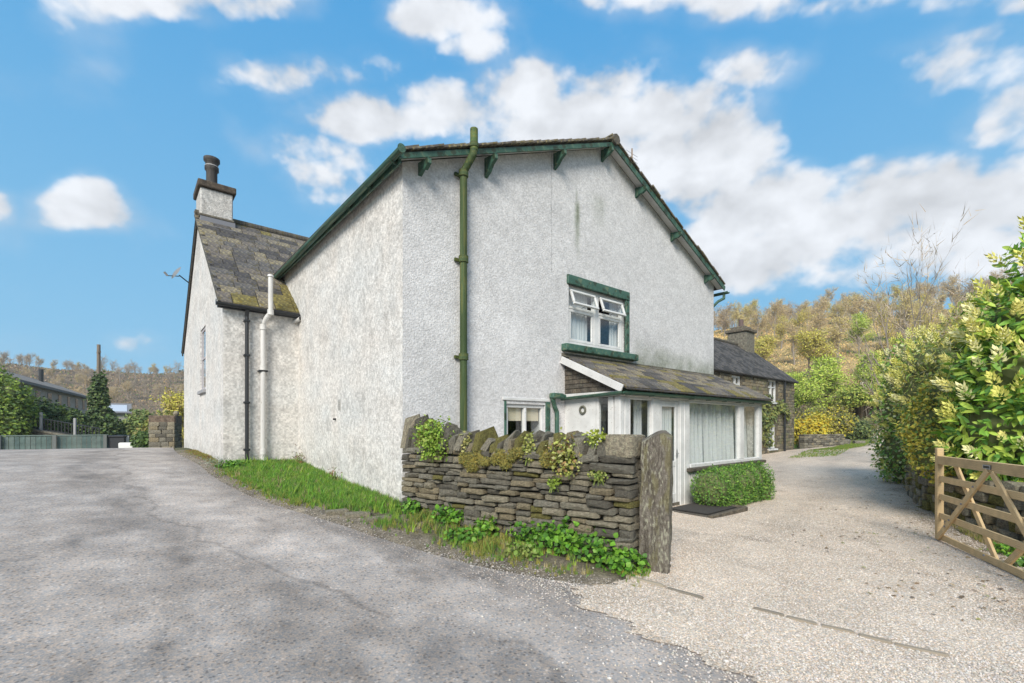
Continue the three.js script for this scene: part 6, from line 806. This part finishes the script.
  [[1.42, 0.24, 1.16, 0.15, 'left of the wall centre'], [1.62, 0.25, 1.13, 0.2, 'at the wall centre'], [1.95, 0.24, 1.2, 0.17, 'just right of the wall centre'], [2.16, 0.22, 1.24, 0.13, 'below the lower window'], [2.62, 0.24, 1.2, 0.14, 'beside the hanging stonecrop']].forEach(([wx, wz, y, w, where], i) => { const q = rngOf(640 + i), [x, d] = wallAt(wx, wz), b = thing('moss_cushion', `golden brown moss cushion on the wall face ${where}`, 'moss', x, y, -d, WALL_TURN), bl = [0, 1, 2, 3, 4].map((k) => [rr(-0.8, 0.8, q) * w, rr(-0.5, 0.3, q) * w, rr(-0.03, 0.03, q), w * rr(0.3, 0.55, q), w * rr(0.25, 0.5, q), 0.06]); part(b, 'cushion', lumps(bl.map((k) => [k[0], k[1] + 1, ...k.slice(2)]), 0.72, q).translate(0, -1, 0), mat([0.4, 0.33, 0.08], { roughness: 1, bumpMap: T.noiseBump, bumpScale: 0.02 })); copies(b, 'moss_fronds', LEAF.lance, M.leafMatt, shell(bl, 2200, { size: 0.034, depth: 0.4, lump: 0.3, out: 1, up: 0.2, floor: -9, color: (p, z) => vary(pick([[0.36, 0.28, 0.05], [0.26, 0.24, 0.05], [0.42, 0.36, 0.08], [0.2, 0.22, 0.06]], z), 0.25, z) }, q)); });
  // slabs sunk in the verge, edging stones across the mouth of the drive
  [[-2.45, 6.45, 0.3, 0.17, 'leftmost'], [-2.14, 6.37, 0.34, 0.2, 'middle'], [-1.8, 6.22, 0.3, 0.18, 'rightmost']].forEach(([x, d, w, l, which]) => { const o = thing('verge_slab', `${which} of three flat stone slabs sunk in the verge by the cottage corner`, 'slab', x, HY(x, d) + 0.01, -d, 0.5 + rr(-0.1, 0.1)); const m = part(o, 'slab', pick(STONE_SHAPES), STONES[2]); m.scale.set(w, 0.08, l); });
  const edging = [mat([0.3, 0.25, 0.19]), mat([0.22, 0.19, 0.15]), mat([0.36, 0.31, 0.24])], edge = (name, label, pts, w) => { const o = thing(name, label, 'kerb', pts[0][0], 0, -pts[0][1]); for (let i = 0; i + 1 < pts.length; i++) { const [ax, ad] = pts[i], [bx2, bd] = pts[i + 1], L = Math.hypot(bx2 - ax, bd - ad), an = Math.atan2(bd - ad, bx2 - ax), n = Math.max(1, Math.round(L / 0.28)); for (let k = 0; k < n; k++) { const t = (k + 0.5) / n, x = lerp(ax, bx2, t) + rr(-0.012, 0.012), d = lerp(ad, bd, t) + rr(-0.012, 0.012), m = part(o, 'edging_stone', pick(STONE_SHAPES), pick(edging)); m.scale.set(L / n * rr(0.9, 1.05), 0.05, w * rr(0.6, 1.1)); m.position.set(x - pts[0][0], HY(x, d) + 0.004, -d + pts[0][1]); m.rotation.y = an + rr(-0.06, 0.06); } } };
  edge('stone_kerb', 'line of edging stones sunk across the mouth of the gravel drive', [[2.14, 4.06], [2.5, 3.72], [2.85, 3.45], [3.1, 3.25]], 0.055); edge('stone_kerb', 'short line of mossy edging stones running out from the gatepost', [[1.2, 4.78], [1.5, 4.5], [1.78, 4.25]], 0.05);
}

scene.fog = new THREE.FogExp2(0xdfe7ee, 0.00055);   // thin spring haze over the valley
renderer.render(scene, camera);
